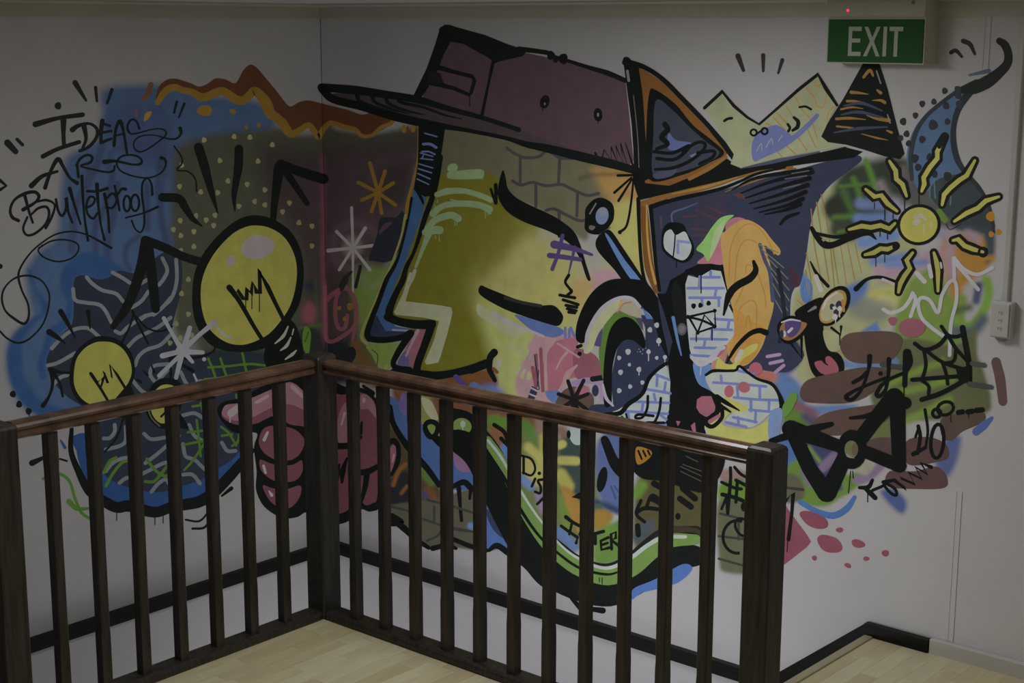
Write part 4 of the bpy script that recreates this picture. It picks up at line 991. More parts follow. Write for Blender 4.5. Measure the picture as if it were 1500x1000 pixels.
for l, w in (([(1247,135),(1258,136),(1272,138)],[5,4,1]),([(1241,148),(1252,148),(1262,149)],[4,3,1]),([(1278,147),(1290,147),(1296,150)],[1,4,5]),([(1232,160),(1248,157),(1264,159)],[3,3,1]),([(1225,174),(1245,173),(1268,175)],[4,4,1]),([(1270,169),(1285,174),(1302,176)],[1,4,6]),([(1226,185),(1245,187),(1262,190)],[3,3,1]),([(1299,191),(1306,194)],[2,4]),([(1262,196),(1285,202),(1300,205)],[1,3,1]),([(1265,113),(1274,103),(1279,111)],[4,5,3]),([(1285,132),(1290,136)],[3,5])): st(l, w, OE)
for l in ([(1236,155),(1262,151),(1292,162)],[(1232,168),(1258,164),(1294,172)],[(1222,194),(1260,188),(1300,186)]): st(l, [2,5,2], (42,46,60))
lines([[(1284,104),(1290,122)],[(1300,168),(1304,180)]], 2, (84,82,80))
sub('teeth', 'white teeth with blue brick lines')
WT = (147, 153, 154); BB = (96, 106, 152)
poly([(971,336),(980,326),(1000,328),(1008,343),(1016,358),(1015,375),(1002,385),(985,379),(971,367),(969,350)], K, 1); poly([(972,350),(975,340),(983,336),(990,344),(1003,339),(1010,352),(1013,362),(1009,374),(1001,381),(990,378),(978,369),(973,362)], WT, 1); st([(989,344),(988,360),(986,376)], 2, K); lines([[(993,353),(1010,355)],[(993,357),(993,370)]], 4, (112,120,158)); st([(991,381),(991,392)], 1.5, K)
poly([(1001,415),(1003,397),(1012,392),(1035,383),(1056,384),(1062,405),(1066,422),(1058,420),(1040,402),(1025,407),(1010,402),(1004,418)], K, 1)
poly([(1004,416),(1008,403),(1022,407),(1042,395),(1056,397),(1064,425),(1071,450),(1077,470),(1076,490),(1068,505),(1062,525),(1045,532),(1015,528),(1010,510),(1006,470)], WT)
lines([[(1030,406),(1054,406)],[(1007,422),(1060,422)],[(1010,436),(1055,436)],[(1047,467),(1076,469)],[(1040,482),(1072,483)],[(1012,496),(1065,497)],[(1018,509),(1060,510)],[(1012,520),(1046,522)],[(1025,405),(1024,421)],[(1041,398),(1041,406)],[(1049,424),(1047,436)],[(1028,438),(1029,447)],[(1068,470),(1066,482)],[(1043,484),(1042,496)],[(1033,498),(1031,509)],[(1053,438),(1053,448)]], 4, BB)
dots([(1016,448,3.6),(1026,447,3.4),(1038,444,3.4)], 3.5, K); st([(1008,464),(1047,455),(1048,478),(1022,487),(1009,464)], 3.5, K, 0); st([(1008,464),(1028,469),(1048,478)], 3.5, K); st([(1022,487),(1032,461),(1046,477)], 3, K, 0); lines([[(1020,488),(1020,500)],[(1043,480),(1043,498)],[(1027,403),(1027,429)]], 1.8, K); dots([(1008,464),(1047,478),(1022,487),(1047,455)], 2.8, K)
st([(1060,402),(1066,424)], 3, K); st([(1069,447),(1077,465),(1077,488)], 3, K)
poly([(1016,530),(1042,534),(1046,553),(1060,570),(1070,590),(1040,572),(1022,560)], (84,110,150), 1); poly([(1042,532),(1055,522),(1063,505),(1068,510),(1056,545),(1046,550)], (128,96,84), 1); st([(1052,520),(1062,508)], 6, (126,72,82))
st([(1013,523),(1026,533),(1042,525),(1052,512),(1060,509)], [5,8,8,8,6], (168,165,174)); st([(1027,535),(1026,549)], 1.8, (156,153,162))
sub('wood_patch', 'yellow wood-grain patch with black brows')
WD = (152, 124, 74)
poly([(1021,385),(1035,372),(1046,355),(1060,340),(1062,384),(1040,386)], (124,80,90), 1); poly([(1064,326),(1078,318),(1092,322),(1075,332),(1064,338)], (120,78,88), 1)
poly([(1056,352),(1064,337),(1080,325),(1096,322),(1116,333),(1130,350),(1143,366),(1140,374),(1130,367),(1120,360),(1128,386),(1133,420),(1133,450),(1125,480),(1116,508),(1100,530),(1085,536),(1070,528),(1065,505),(1075,490),(1077,465),(1070,442),(1062,405)], WD, 1)
poly([(1075,450),(1100,470),(1120,480),(1110,515),(1095,532),(1075,530),(1068,510),(1076,488)], (138,104,54), 1)
lines([[(1068,405),(1070,365),(1080,340),(1095,328),(1110,332),(1125,352),(1134,372)],[(1076,415),(1080,375),(1088,355),(1098,351),(1108,355)],[(1092,400),(1094,388),(1102,390)],[(1076,448),(1085,430),(1092,410)],[(1080,470),(1085,450),(1100,440),(1108,448),(1108,480)],[(1092,478),(1096,462),(1100,478)],[(1110,400),(1120,430),(1122,450)]], 1.8, (128,92,44))
poly([(1020,365),(1030,352),(1044,331),(1057,318),(1075,315),(1064,326),(1056,345),(1045,362),(1038,383),(1030,372)], (98,132,74), 1); poly([(1046,340),(1058,325),(1063,322),(1054,350),(1044,372),(1040,375)], (122,136,100), 1)
lines([[(1113,358),(1120,380),(1128,400),(1132,440)]], [5,6], (56,62,82)); lines([[(1112,358),(1140,370)],[(1116,365),(1148,392)],[(1122,375),(1154,408)],[(1126,388),(1156,425)],[(1130,400),(1156,440)],[(1132,415),(1154,455)],[(1136,440),(1150,465)]], 1.5, (96,94,84))
lines([[(1140,395),(1150,470),(1142,500)]], 6, (30,32,40))
st([(1104,383),(1107,396),(1098,408),(1080,418),(1068,432),(1060,461)], [5,9,11,11,11,3], K); st([(1122,487),(1112,484),(1098,489),(1082,504),(1072,518),(1065,531)], [9,8,7,6,5,2], K)
poly([(1052,524),(1062,532),(1075,532),(1085,516),(1100,505),(1110,504),(1106,514),(1088,526),(1077,541),(1050,546)], (142,140,72), 1); st([(1078,528),(1086,515)], [5,8], (156,150,146))
blob(1107,540,10,9.5,(128,72,82),0,.03); lines([[(1124,522),(1142,519)],[(1128,532),(1146,528)],[(1136,545),(1148,535)]], 5, (120,100,126))
sub('beard', 'white brick-pattern beard with pink dots')
poly([(1062,584),(1096,598),(1072,604),(1058,622),(1100,628),(1132,612),(1128,640),(1100,655),(1050,655),(1040,640),(1032,624),(1050,606)], (136,136,78), 1)
poly([(1034,550),(1050,543),(1075,545),(1084,538),(1098,548),(1110,556),(1130,563),(1140,580),(1142,597),(1128,606),(1112,620),(1095,626),(1064,618),(1076,602),(1096,598),(1066,588),(1050,580),(1038,566)], (146,152,146), 1)
poly([(1062,580),(1075,586),(1096,598),(1080,604),(1066,596)], (140,138,80), 1)
lines([[(1045,560),(1090,563),(1122,566)],[(1056,550),(1057,560)],[(1082,543),(1105,548)],[(1075,582),(1110,585),(1140,586)],[(1080,566),(1081,582)],[(1113,567),(1113,585)],[(1100,586),(1100,602)],[(1127,586),(1126,602)],[(1098,600),(1130,603)],[(1063,618),(1093,625)],[(1074,611),(1108,618)],[(1081,611),(1082,622)],[(1107,604),(1106,618)]], 4, BB)
st([(1034,549),(1045,543),(1065,543),(1078,542),(1083,536),(1095,545),(1110,555),(1130,562),(1140,575),(1145,590),(1143,601)], [4,5,4,4,4,4,4,5,5,8,4], K); blob(1068,573,7,9,(124,72,80)); blob(1090,567,9,8,(124,72,80),20)
poly([(1128,604),(1146,600),(1140,640),(1126,640)], (92,108,138), 1); poly([(1146,596),(1160,575),(1168,580),(1160,600),(1150,610)], (84,120,56), 1)
poly([(976,534),(982,560),(980,600),(970,638),(930,628),(890,616),(884,608),(905,600),(925,588),(942,575),(950,556),(962,542)], (140,148,148))
lines([[(960,548),(980,556)],[(948,570),(982,576)],[(975,560),(973,574)],[(930,588),(980,590)],[(963,550),(962,565)],[(942,590),(940,604)],[(958,577),(960,586)],[(915,602),(978,606)],[(895,615),(975,622)],[(968,608),(976,614)],[(920,604),(921,612)]], 4, BB)
st([(976,532),(962,542),(950,555),(943,573),(935,582),(920,592),(908,605),(886,607),(877,616)], [5,5,6,6,6,7,7,5,4], K)
lines([[(949,580),(948,598),(941,611),(931,612),(935,607),(957,609)],[(968,583),(966,600),(960,616),(950,624),(947,619),(963,619),(973,619)]], [4,4], K); lines([[(911,610),(914,614)],[(917,606),(919,613)]], 3, K); ring(922,620,2.5,5,3,K)
sub('nose', 'pink nose with black rim and whiskers')
poly([(1016,590),(1022,578),(1040,574),(1052,582),(1056,600),(1046,614),(1034,618),(1022,610)], K, 1)
poly([(1021,585),(1028,580),(1042,580),(1048,595),(1047,602),(1035,611),(1025,605),(1020,597)], (116,72,82)); st([(1034,613),(1036,622),(1045,624),(1057,612),(1058,600)], [6,7,6,6,6], K); st([(1040,617),(1053,609)], [6,5], (116,74,84)); st([(1050,581),(1066,591),(1083,601)], [8,6,2], K); st([(1053,592),(1070,603)], [6,3], K); lines([[(1060,593),(1070,598)]], 1.5, (150,148,140))
poly([(990,616),(997,617),(993,624)], (116,72,82)); poly([(1012,623),(1018,618),(1020,636),(1014,630)], (116,72,82)); st([(1034,628),(1041,650)], [3,5], (150,146,150))
part('painted_crown', 'pale zigzag crown shape with black outline')
poly([(1032,158),(1058,134),(1075,155),(1095,172),(1112,182),(1135,163),(1170,131),(1198,110),(1210,130),(1226,155),(1212,181),(1203,200),(1215,210),(1240,214),(1180,224),(1130,234),(1085,246),(1070,240),(1075,226),(1060,203)], (112,115,92))
lines([[(1133,172),(1150,190),(1160,200)],[(1138,165),(1155,183)],[(1152,156),(1163,173),(1170,178)],[(1165,142),(1176,162),(1188,176),(1198,205)],[(1180,128),(1192,142),(1197,155),(1204,158),(1209,150),(1211,138)],[(1190,119),(1197,126),(1203,123)],[(1223,155),(1214,164),(1211,178)],[(1180,182),(1190,205),(1195,216)],[(1168,200),(1182,220)],[(1150,212),(1166,226)],[(1122,180),(1132,186)],[(1135,218),(1146,230)]], 1.8, (122,96,54))
poly([(1101,216),(1109,196),(1135,183),(1152,192),(1158,202),(1130,220),(1106,237)], (78,84,120), 1); st([(1108,234),(1140,216),(1165,200),(1185,182),(1197,169)], [3,10,8,7,6], (78,84,120)); lines([[(1108,222),(1115,210),(1116,220)],[(1122,216),(1130,203),(1132,212)],[(1140,207),(1146,198)]], 1.3, (112,116,108))
st([(1032,158),(1058,134),(1075,155),(1095,172),(1112,182),(1135,162),(1170,131),(1198,109),(1210,130),(1226,154)], [5,6,5,4,4,4,5,6,6,4], K, 0); st([(1061,177),(1066,174),(1072,173)], 4, K); ring(1104,194,4.5,4.5,3.2,K); ring(1120,192,4.5,4.5,3.2,K); st([(1107,197),(1117,190)], 3, K)
st([(1171,157),(1180,156),(1188,160)], [3,3.5,3.5], K); st([(1163,172),(1169,178),(1168,186),(1161,191)], [4,6,6,4], K); st([(1154,182),(1157,187),(1155,192)], [4,4,4], K)
st([(1081,82),(1089,103)], [8,5], (34,34,36)); st([(1118,81),(1118,104)], [6.5,4], (34,34,36)); st([(1146,88),(1140,107)], [6,3.5], (34,34,36))
st([(1085,247),(1140,236),(1200,223)], [2,7,3], (56,58,74)); st([(1080,250),(1130,243),(1190,230),(1238,219)], [4,6,8,8], K)

# ------------------------------------------------------------------ sun and horn
part('painted_wood_panel', 'cream panel with thin orange wood lines', 'wood_line')
for l in ([(1188,306),(1193,360),(1205,420)],[(1196,296),(1204,350),(1214,412)],[(1203,285),(1214,345),(1222,420)],[(1181,370),(1188,410)],[(1219,360),(1228,415)],[(1230,352),(1240,416)],[(1180,395),(1183,420),(1190,445)],[(1240,350),(1252,410)],[(1252,355),(1262,400)],[(1168,440),(1180,450)]): st(l, 1.5, (122,100,58))
st([(1189,334),(1196,346),(1208,358),(1222,358),(1245,348),(1270,340),(1283,350)], [6,8,11,9,9,10,2], K); st([(1196,342),(1225,347),(1250,342),(1268,336)], [5,5,6,7], K); poly([(1203,350),(1212,350),(1206,354)], (110,112,90))
st([(1187,383),(1196,400),(1213,419)], [2,5,5], K); st([(1254,423),(1270,409),(1290,406),(1316,414)], [8,5,5,5], K)
ring(1181,425,7,16,4,(72,96,138)); st([(1195,405),(1203,425)], 7, (142,140,132)); st([(1293,409),(1310,416)], 4, (140,128,132))
part('painted_horn', 'blue curved horn with black dots')
poly([(1328,232),(1336,195),(1355,168),(1385,145),(1405,130),(1430,120),(1445,113),(1440,125),(1420,143),(1402,165),(1396,190),(1397,215),(1405,240),(1418,258),(1380,275),(1352,280),(1338,265)], (47,62,82), 1)
poly([(1375,262),(1418,255),(1436,278),(1450,305),(1457,335),(1430,330),(1400,325),(1372,300),(1362,282)], (38,44,47), 1)
lines([[(1362,265),(1362,288)],[(1368,262),(1370,290)],[(1394,270),(1392,300)]], 2, (56,76,78)); st([(1376,310),(1384,322)], 9, (66,88,40))
st([(1336,262),(1334,230),(1341,196),(1356,171),(1380,150),(1405,132),(1430,120)], [6,7,7,6,6,6,8], (30,34,38)); st([(1432,122),(1415,142),(1403,162),(1397,186),(1397,210),(1403,235),(1416,255),(1435,276),(1450,305),(1456,340)], [12,11,9,8,9,9,7,6,5,4], (28,31,34))
st([(1464,60),(1472,66),(1477,80),(1475,94),(1463,107),(1446,120),(1426,129),(1408,132)], [10,12,12,13,15,19,18,10], (17,19,18)); st([(1420,110),(1448,104)], [3,7], (40,48,58))
dots([(1351,152,4.5),(1368,149,4.2),(1384,133,4.4),(1403,131,5),(1341,169,4.2),(1323,178,5),(1328,196,4.5),(1331,210,4.3),(1319,202,4),(1367,183,7),(1386,155,5),(1405,152,5),(1388,178,4.5),(1351,204,5),(1340,232,6),(1345,245,5),(1362,230,5),(1369,255,5),(1388,258,6),(1404,140,5)], 4.5, (29,31,34))
st([(1393,77),(1400,74),(1409,83)], [6,6,4], (22,22,21)); st([(1411,60),(1421,65),(1428,79)], [7,7,4], (22,22,21)); dots([(1451,317,6.5),(1463,340,4.2),(1452,343,4)], 4, (112,78,30))
part('painted_sun', 'yellow sun with wavy outlined rays')
RAYS = ([(1303,236),(1312,250),(1313,262),(1322,270),(1328,287)], [(1384,200),(1373,222),(1373,232),(1362,245),(1353,260),(1354,270),(1350,280)], [(1428,235),(1416,257),(1405,264),(1392,275),(1383,285),(1380,300)], [(1463,288),(1444,294),(1432,305),(1416,312),(1398,324)],
        [(1396,352),(1403,350),(1413,360),(1426,365),(1440,369)], [(1368,370),(1372,384),(1374,397),(1374,426)], [(1337,370),(1328,381),(1333,393),(1325,404),(1319,415),(1316,428)], [(1312,360),(1300,365),(1290,364),(1280,370),(1267,373)], [(1311,327),(1303,335),(1290,330),(1276,333),(1262,331),(1244,336)], [(1268,277),(1281,288),(1291,286),(1300,298),(1314,309)])
for r in RAYS:
    st(r, [13]+[17.5]*(len(r)-2)+[12], (18,19,17), 0)
for r in RAYS:
    st(r, [4]+[7]*(len(r)-2)+[4], (116,114,60), 0)
blob(1312,361,5,5,(17,18,17)); st([(1384,200),(1376,215)], [8,6], (18,20,20)); ring(1440,369,6,6,4,K)
blob(1346,329,32,30,K,-15,0,28); blob(1346,329,27.5,25.5,(122,120,62),-15,0,28); st([(1340,318),(1350,316),(1356,322)], [5,6,4], (132,126,112)); blob(1343,325,6,4.5,(132,126,116),-15); lines([[(1354,330),(1353,340)],[(1364,327),(1364,334)]], 3, (126,122,92))
lines([[(1281,297),(1281,306)],[(1296,306),(1296,322)],[(1308,312),(1308,320)],[(1325,290),(1325,310)],[(1289,338),(1289,346)],[(1300,339),(1300,350)],[(1283,374),(1283,390)],[(1296,372),(1296,384)],[(1346,284),(1346,300)],[(1386,328),(1392,336),(1408,328)]], 1.5, (26,28,28))

# ------------------------------------------------------------------ insect-like face, lettering, bow tie
part('painted_bug_face', 'small black bug face with goggle eyes and red tongue')
poly([(1168,462),(1182,450),(1204,440),(1206,480),(1209,503),(1216,514),(1228,517),(1236,530),(1235,547),(1223,558),(1204,557),(1190,546),(1182,520),(1178,492),(1178,474)], K, 1); poly([(1206,484),(1216,484),(1229,492),(1230,512),(1216,514),(1208,500)], (130,130,102), 1)
poly([(1164,460),(1175,448),(1205,436),(1200,470),(1180,474)], K, 1)
blob(1221,448,20,33,K,34,0,24); blob(1220,449,15.5,28,(128,106,60),34,0,22); blob(1219,449,13,24,(134,130,104),34,0,20); st([(1205,452),(1212,438),(1226,428)], [3,4,3], (150,146,144)); dots([(1219,449,4),(1229,446,5),(1225,457,4)], 4, (38,40,54)); dots([(1222,451,2.5),(1230,452,3.5),(1223,464,4)], 3, (152,152,156)); lines([[(1224,465),(1224,473)],[(1230,453),(1230,464)]], 1.6, (152,152,156)); st([(1234,440),(1236,455)], 4, (132,98,50))
poly([(1138,482),(1144,468),(1160,462),(1178,468),(1186,474),(1178,490),(1160,503),(1146,500)], K, 1); poly([(1142,484),(1147,473),(1160,468),(1175,471),(1182,475),(1172,489),(1158,498),(1147,496)], (116,88,56), 1); poly([(1152,470),(1168,469),(1174,474),(1168,488),(1156,494),(1150,482)], (66,56,92), 1); st([(1145,472),(1158,468),(1172,470)], [2,3,2], (152,150,156)); st([(1155,486),(1160,481)], 4, (150,148,154)); blob(1149,489,2.5,4.5,(150,148,152)); blob(1145,489,3,6,(40,42,60))
st([(1158,502),(1174,524),(1174,494)], 4, K, 0); st([(1218,480),(1231,490),(1232,478)], 4, K, 0); lines([[(1230,490),(1230,505)]], 1.5, K); st([(1184,456),(1194,450)], [2,5], (96,98,102))
poly([(1193,531),(1203,528),(1210,534),(1209,524),(1216,522),(1226,533),(1228,544),(1218,550),(1206,548),(1198,542)], (124,72,82), 1); st([(1212,534),(1206,530)], 2, (28,20,22))
part('painted_brown_clouds', 'brown rounded strokes', 'brown_stroke')
BN = (73, 58, 54)
poly([(1230,505),(1238,491),(1260,486),(1308,486),(1322,500),(1304,528),(1262,532),(1240,525)], BN, 1); poly([(1172,572),(1184,556),(1222,546),(1262,538),(1296,540),(1290,560),(1270,580),(1240,590),(1195,590),(1176,586)], BN, 1); poly([(1192,618),(1215,603),(1270,594),(1312,590),(1300,615),(1262,632),(1225,638),(1198,632)], (77,61,56), 1)
poly([(1328,646),(1360,640),(1385,650),(1390,668),(1375,676),(1330,680)], (70,54,52), 1); poly([(1300,712),(1303,690),(1340,690),(1372,683),(1387,698),(1384,714),(1345,716)], (72,55,54), 1); poly([(1380,612),(1420,604),(1442,605),(1440,618),(1410,632),(1395,645),(1380,640)], (66,56,50), 1); poly([(1272,645),(1300,640),(1318,650),(1316,672),(1275,656)], (72,58,56), 1)
st([(1459,530),(1465,555),(1469,588)], [14,15,13], (68,53,52)); st([(1430,632),(1442,622),(1453,612)], [12,12,5], (60,74,116))
part('painted_pink_dots', 'two pink dots beside white scribbles', 'pink_dot')
blob(1336,480,20,14,(108,68,76),0,.03); blob(1308,470,7,6.5,(108,68,76),0,.1)
part('painted_white_scribble', 'white scribbled heart and crown lines')
WS = (140, 138, 142)
for l in ([(1294,453),(1305,458),(1322,452),(1332,440),(1337,429)],[(1337,429),(1341,440),(1334,463)],[(1383,493),(1365,480),(1350,465),(1345,445),(1350,436),(1362,440),(1374,458),(1380,432),(1392,412),(1400,415),(1401,440),(1393,475),(1391,520)],[(1398,408),(1397,378)],[(1398,378),(1412,394),(1432,402),(1454,392)],[(1402,388),(1418,406),(1433,424)]): st(l, 5.5, WS)
st([(1343,400),(1354,412)], 7, WS); st([(1361,389),(1364,405)], 6, WS); st([(1378,385),(1379,392)], 3, WS)
part('painted_web', 'black spider web scribble')
for l, w in (([(1410,480),(1419,530),(1420,560)],9),([(1379,478),(1388,490),(1400,493),(1410,490)],5.5),([(1388,490),(1400,510),(1420,532)],5.5),([(1388,490),(1375,505),(1355,512),(1340,503)],6),([(1355,512),(1380,530),(1415,542)],5.5),([(1353,512),(1356,535),(1350,557)],5),([(1380,530),(1386,548),(1388,562)],5),([(1336,556),(1375,553),(1415,550)],6),([(1350,585),(1380,575),(1418,554)],7),([(1400,512),(1397,528),(1384,532)],5),([(1350,557),(1360,565),(1360,577)],5)): st(l, w, K)
poly([(1400,540),(1420,535),(1421,560),(1405,560)], K); lines([[(1424,532),(1442,535)],[(1420,562),(1452,567)],[(1292,534),(1321,538)]], 7, (54,55,54))
part('painted_signature', 'black looping signature letters')
st([(1274,522),(1272,542),(1262,570),(1248,585),(1239,581),(1254,571),(1285,558),(1300,553)], [8,5,5,6,7,5,5,5], K); st([(1250,560),(1262,553),(1270,545)], 6, K); blob(1290,547,3.5,3.5,K); st([(1302,526),(1301,548),(1297,570),(1288,580),(1284,575),(1298,558),(1326,545)], [7,5,5,6,6,5,5], K); st([(1328,516),(1326,540),(1325,564)], [11,8,7], K); st([(1331,514),(1334,530),(1327,545)], [6,6,5], K); lines([[(1324,565),(1324,582)]], 1.5, K)
part('painted_bow_tie', 'black bow tie with round knot')
st([(1158,628),(1232,654)], [26,18], K); st([(1160,630),(1185,685),(1210,722)], [22,22,26], K, 0); st([(1212,722),(1238,668)], [26,22], K); st([(1262,640),(1285,610),(1310,582)], [22,22,28], K, 0); st([(1314,585),(1317,680)], [24,20], K); st([(1318,682),(1264,660)], [20,18], K); blob(1326,590,9,9,K)
blob(1248,658,22,29,K); blob(1247,658,10,13,(92,92,66)); poly([(1240,664),(1247,668),(1252,671),(1244,670),(1240,668)], (110,112,108), 1); blob(1252,658,4.5,9,(84,76,60))
st([(1130,646),(1160,636),(1190,628),(1218,621)], [9,12,12,7], K); st([(1245,612),(1270,609),(1295,600)], [4,7,10], K); lines([[(1246,690),(1243,722)],[(1249,690),(1250,700)]], 1.6, K)
part('painted_numbers', 'black scrawled numbers and scribble', 'numeral')
st([(1345,624),(1348,640),(1344,664)], 5.5, K); st([(1338,665),(1356,655)], [7,5], K); st([(1341,640),(1346,625)], 4, K); st([(1355,600),(1359,630),(1356,655)], [5,4,4], K); ring(1373,646,9.5,25,5.5,K,4); ring(1372,605,6,6,5,K); ring(1385,598,12,9.5,5,K,-20); st([(1404,604),(1410,603)], 8, K); st([(1418,603),(1424,602)], 8, K); st([(1430,601),(1439,600)], 8, K); lines([[(1393,608),(1393,618)],[(1419,606),(1419,612)]], 1.6, K)
st([(1259,714),(1272,713),(1278,703)], [5,7,5], K); st([(1266,714),(1275,722),(1282,729)], [5,8,7], K); st([(1278,718),(1294,711),(1300,705),(1296,711),(1305,722),(1313,725),(1311,716),(1296,706)], 4.5, K); st([(1294,706),(1310,703),(1327,716),(1319,700),(1340,709),(1331,692),(1350,701),(1341,684),(1358,694),(1349,678),(1364,684)], 6, K, 0); lines([[(1271,722),(1271,735)]], 1.6, K)
part('painted_blue_curve', 'blue smile stroke under the bow tie')
st([(1172,735),(1195,748),(1220,755),(1240,745),(1252,728)], [7,8,10,10,6], (64,94,142))
part('painted_pink_splashes', 'pink blobs and drops at the lower right', 'paint_drop')
PP = (112, 64, 75)
poly([(1145,735),(1152,742),(1165,760),(1182,783),(1188,793),(1182,801),(1150,826),(1135,832),(1135,735)], PP); poly([(1171,752),(1183,748),(1205,756),(1213,765),(1210,773),(1196,774),(1181,767)], PP, 1); poly([(1197,789),(1205,783),(1225,788),(1234,800),(1230,808),(1215,809),(1203,803)], PP, 1)
for x, y, a, b, r in ((1230,776,5.5,3.8,0),(1257,796,10.5,6,15),(1297,810,5.5,4.8,0),(1269,818,4.8,3.4,0),(1242,828,5.5,3.4,25),(1193,817,4,3.6,45)): blob(x, y, a, b, PP, r, .06, 14)
st([(1151,734),(1162,722),(1160,750),(1155,790)], [4,7,5,6], K, 0); st([(1154,790),(1153,808)], 1.5, K); st([(1150,695),(1152,714),(1176,717)], 4.5, (50,50,46), 0)

# ------------------------------------------------------------------ lower band behind the balusters
part('painted_snake', 'long green serpent body with black edges')
poly([(566,585),(572,580),(600,600),(640,640),(700,655),(705,690),(690,716),(645,712),(615,680),(588,640),(572,608)], (58,78,118), 1); poly([(590,575),(604,590),(598,610),(584,598)], (84,72,112), 1); poly([(664,650),(685,655),(700,668),(690,690),(668,685)], (106,80,106), 1)
poly([(617,582),(632,588),(642,612),(634,615),(622,600)], (138,138,110), 1); st([(571,596),(577,622),(598,655),(625,685),(643,710)], [8,8,10,9,8], K)
blob(632,628,13,15,K,0,.05); poly([(626,625),(632,621),(638,626),(633,636)], (92,108,58), 1)
poly([(650,598),(690,605),(700,630),(700,645),(672,640),(650,625)], K, 1); poly([(652,606),(690,615),(692,635),(680,640),(664,630),(650,612)], K, 1); blob(677,624,14,12,(92,110,60),15); blob(678,621,4,5,(140,150,138)); st([(678,622),(678,630)], 1.6, (140,150,138))
poly([(712,735),(745,770),(775,808),(800,832),(833,852),(822,864),(800,862),(775,838),(745,812),(728,803),(712,806)], (64,86,132))
poly([(712,745),(742,772),(742,790),(722,775)], (42,48,70), 1)
st([(636,640),(650,650),(668,645),(700,665),(725,705),(748,750),(775,800),(810,835),(850,855),(892,863),(930,848),(965,830),(1000,815),(1016,814)], [10,14,34,44,52,54,52,50,50,50,46,44,36,32], K)
st([(664,712),(680,706),(692,716),(702,712)], [7,9,9,7], K); st([(672,714),(674,740),(676,762)], [7,5,5], K); st([(690,714),(688,730)], [6,4], K)
st([(706,628),(726,654),(745,690),(768,735),(792,775),(820,800),(850,822),(888,832),(922,818),(948,796),(975,780),(1020,778)], [8,9,10,11,12,13,14,14,14,14,16,16], (24,24,24))
st([(714,645),(732,672),(752,712),(776,755),(800,790),(825,815),(852,833),(890,843),(925,830),(952,808),(978,792),(1019,790)], [13,16,18,22,24,24,24,28,28,26,22,15], (88,112,58))
st([(715,645),(733,668),(755,706),(780,746),(800,772),(822,799),(850,819),(888,832),(922,818),(948,799),(972,787),(1004,786)], [4,4,4,3.5,3,3,4,5,6,6,6,5], (140,146,140))
st([(716,664),(740,702),(762,745),(790,785),(820,812),(850,832),(888,841),(910,836)], [4,5,5,4,4,4,4,2], K); lines([[(878,846),(878,852)],[(882,846),(882,855)]], 1.5, K)
poly([(968,772),(990,770),(1024,775),(1028,790),(1018,780),(985,781),(968,788)], (50,46,34), 1)
st([(634,803),(655,798),(668,803)], [8,7,5], K); st([(575,762),(590,772),(610,790),(628,802)], [7,10,8,6], K); st([(716,806),(728,799),(745,810),(770,828),(790,850),(810,862),(832,862)], [5,9,9,8,9,10,7], K); st([(665,790),(690,800),(712,806)], 7, K)
poly([(928,862),(960,848),(1000,826),(1014,833),(995,852),(965,862),(940,868),(925,878)], (66,92,144), 1); st([(837,876),(850,890)], [5,8], K); st([(868,892),(883,894)], [7,9], K)
sub('brick_lines', 'dark joints of the olive brick patch')
lines([[(574,742),(598,748)],[(626,732),(665,742),(705,755)],[(636,742),(636,765)],[(620,760),(650,770),(690,778)],[(625,792),(640,785),(648,775)],[(664,775),(704,780)],[(1055,752),(1096,762)],[(1053,785),(1096,790)],[(1053,818),(1096,830)],[(1082,762),(1082,790)]], 3.5, (50,50,46))
st([(574,755),(588,765),(575,768)], [8,9,6], K)
part('painted_small_words', 'black hand lettering lower down', 'letter')
st([(767,668),(767,693)], 4, K); st([(764,667),(778,672),(784,686),(778,696),(766,692)], 3.5, K); blob(790,693,2.7,2.7,K); st([(784,701),(779,712)], 4, K); st([(795,702),(788,704),(792,713),(791,722),(784,720)], 4, K); st([(797,728),(787,738)], 4, K)
st([(724,622),(738,632),(744,645)], 6, K); st([(734,642),(744,652)], 6, K); poly([(837,728),(850,720),(850,731)], K)
st([(829,757),(838,764),(849,770)], [6,5,5], K); st([(838,765),(834,782)], 4, K); st([(822,770),(833,778),(846,787)], 4.5, K); st([(844,795),(848,780),(856,800),(860,782)], 4.5, K, 0); st([(862,784),(884,778)], 5, K); st([(872,782),(872,796)], 5, K)
st([(891,787),(880,792),(881,805),(892,802)], 4.5, K, 0); st([(881,798),(890,795)], 4, K); st([(896,804),(895,782),(902,779),(902,788),(896,791),(906,799)], 4.5, K, 0); st([(939,733),(932,752),(944,764)], 5, K); st([(933,750),(945,744),(968,746)], 6, K); st([(946,745),(955,725),(970,735)], 5, K); st([(934,770),(935,783)], 8, K); blob(993,756,4,5,K)
poly([(880,642),(890,640),(902,665),(910,680),(910,700),(895,685),(885,660)], K, 1); blob(882,702,7,19,K,12); lines([[(895,712),(902,730)],[(900,712),(908,722)]], 3, (56,66,104)); blob(846,636,12,16,(130,142,142)); blob(833,636,3,6,K)
poly([(932,655),(950,658),(955,665),(945,676),(933,679)], (128,90,38), 1); lines([[(935,660),(940,672)],[(942,660),(946,668)],[(949,660),(952,666)]], 3, K)
st([(1070,685),(1070,705),(1066,745)], [5,5,6], K); st([(1080,706),(1078,735)], 5, K); st([(1057,706),(1075,714),(1086,716)], 4.5, K); st([(1058,724),(1075,728),(1088,733)], 6, K); st([(1076,684),(1085,694),(1096,700)], 4.5, K); st([(1078,703),(1095,712)], 5, K); st([(1064,728),(1057,745)], 4, K); st([(1066,735),(1066,752)], [7,5], K); ring(1080,786,21,24,4.5,K,0,80,290); ring(1088,772,14,10,4,K,60); blob(1090,742,5,7,K)

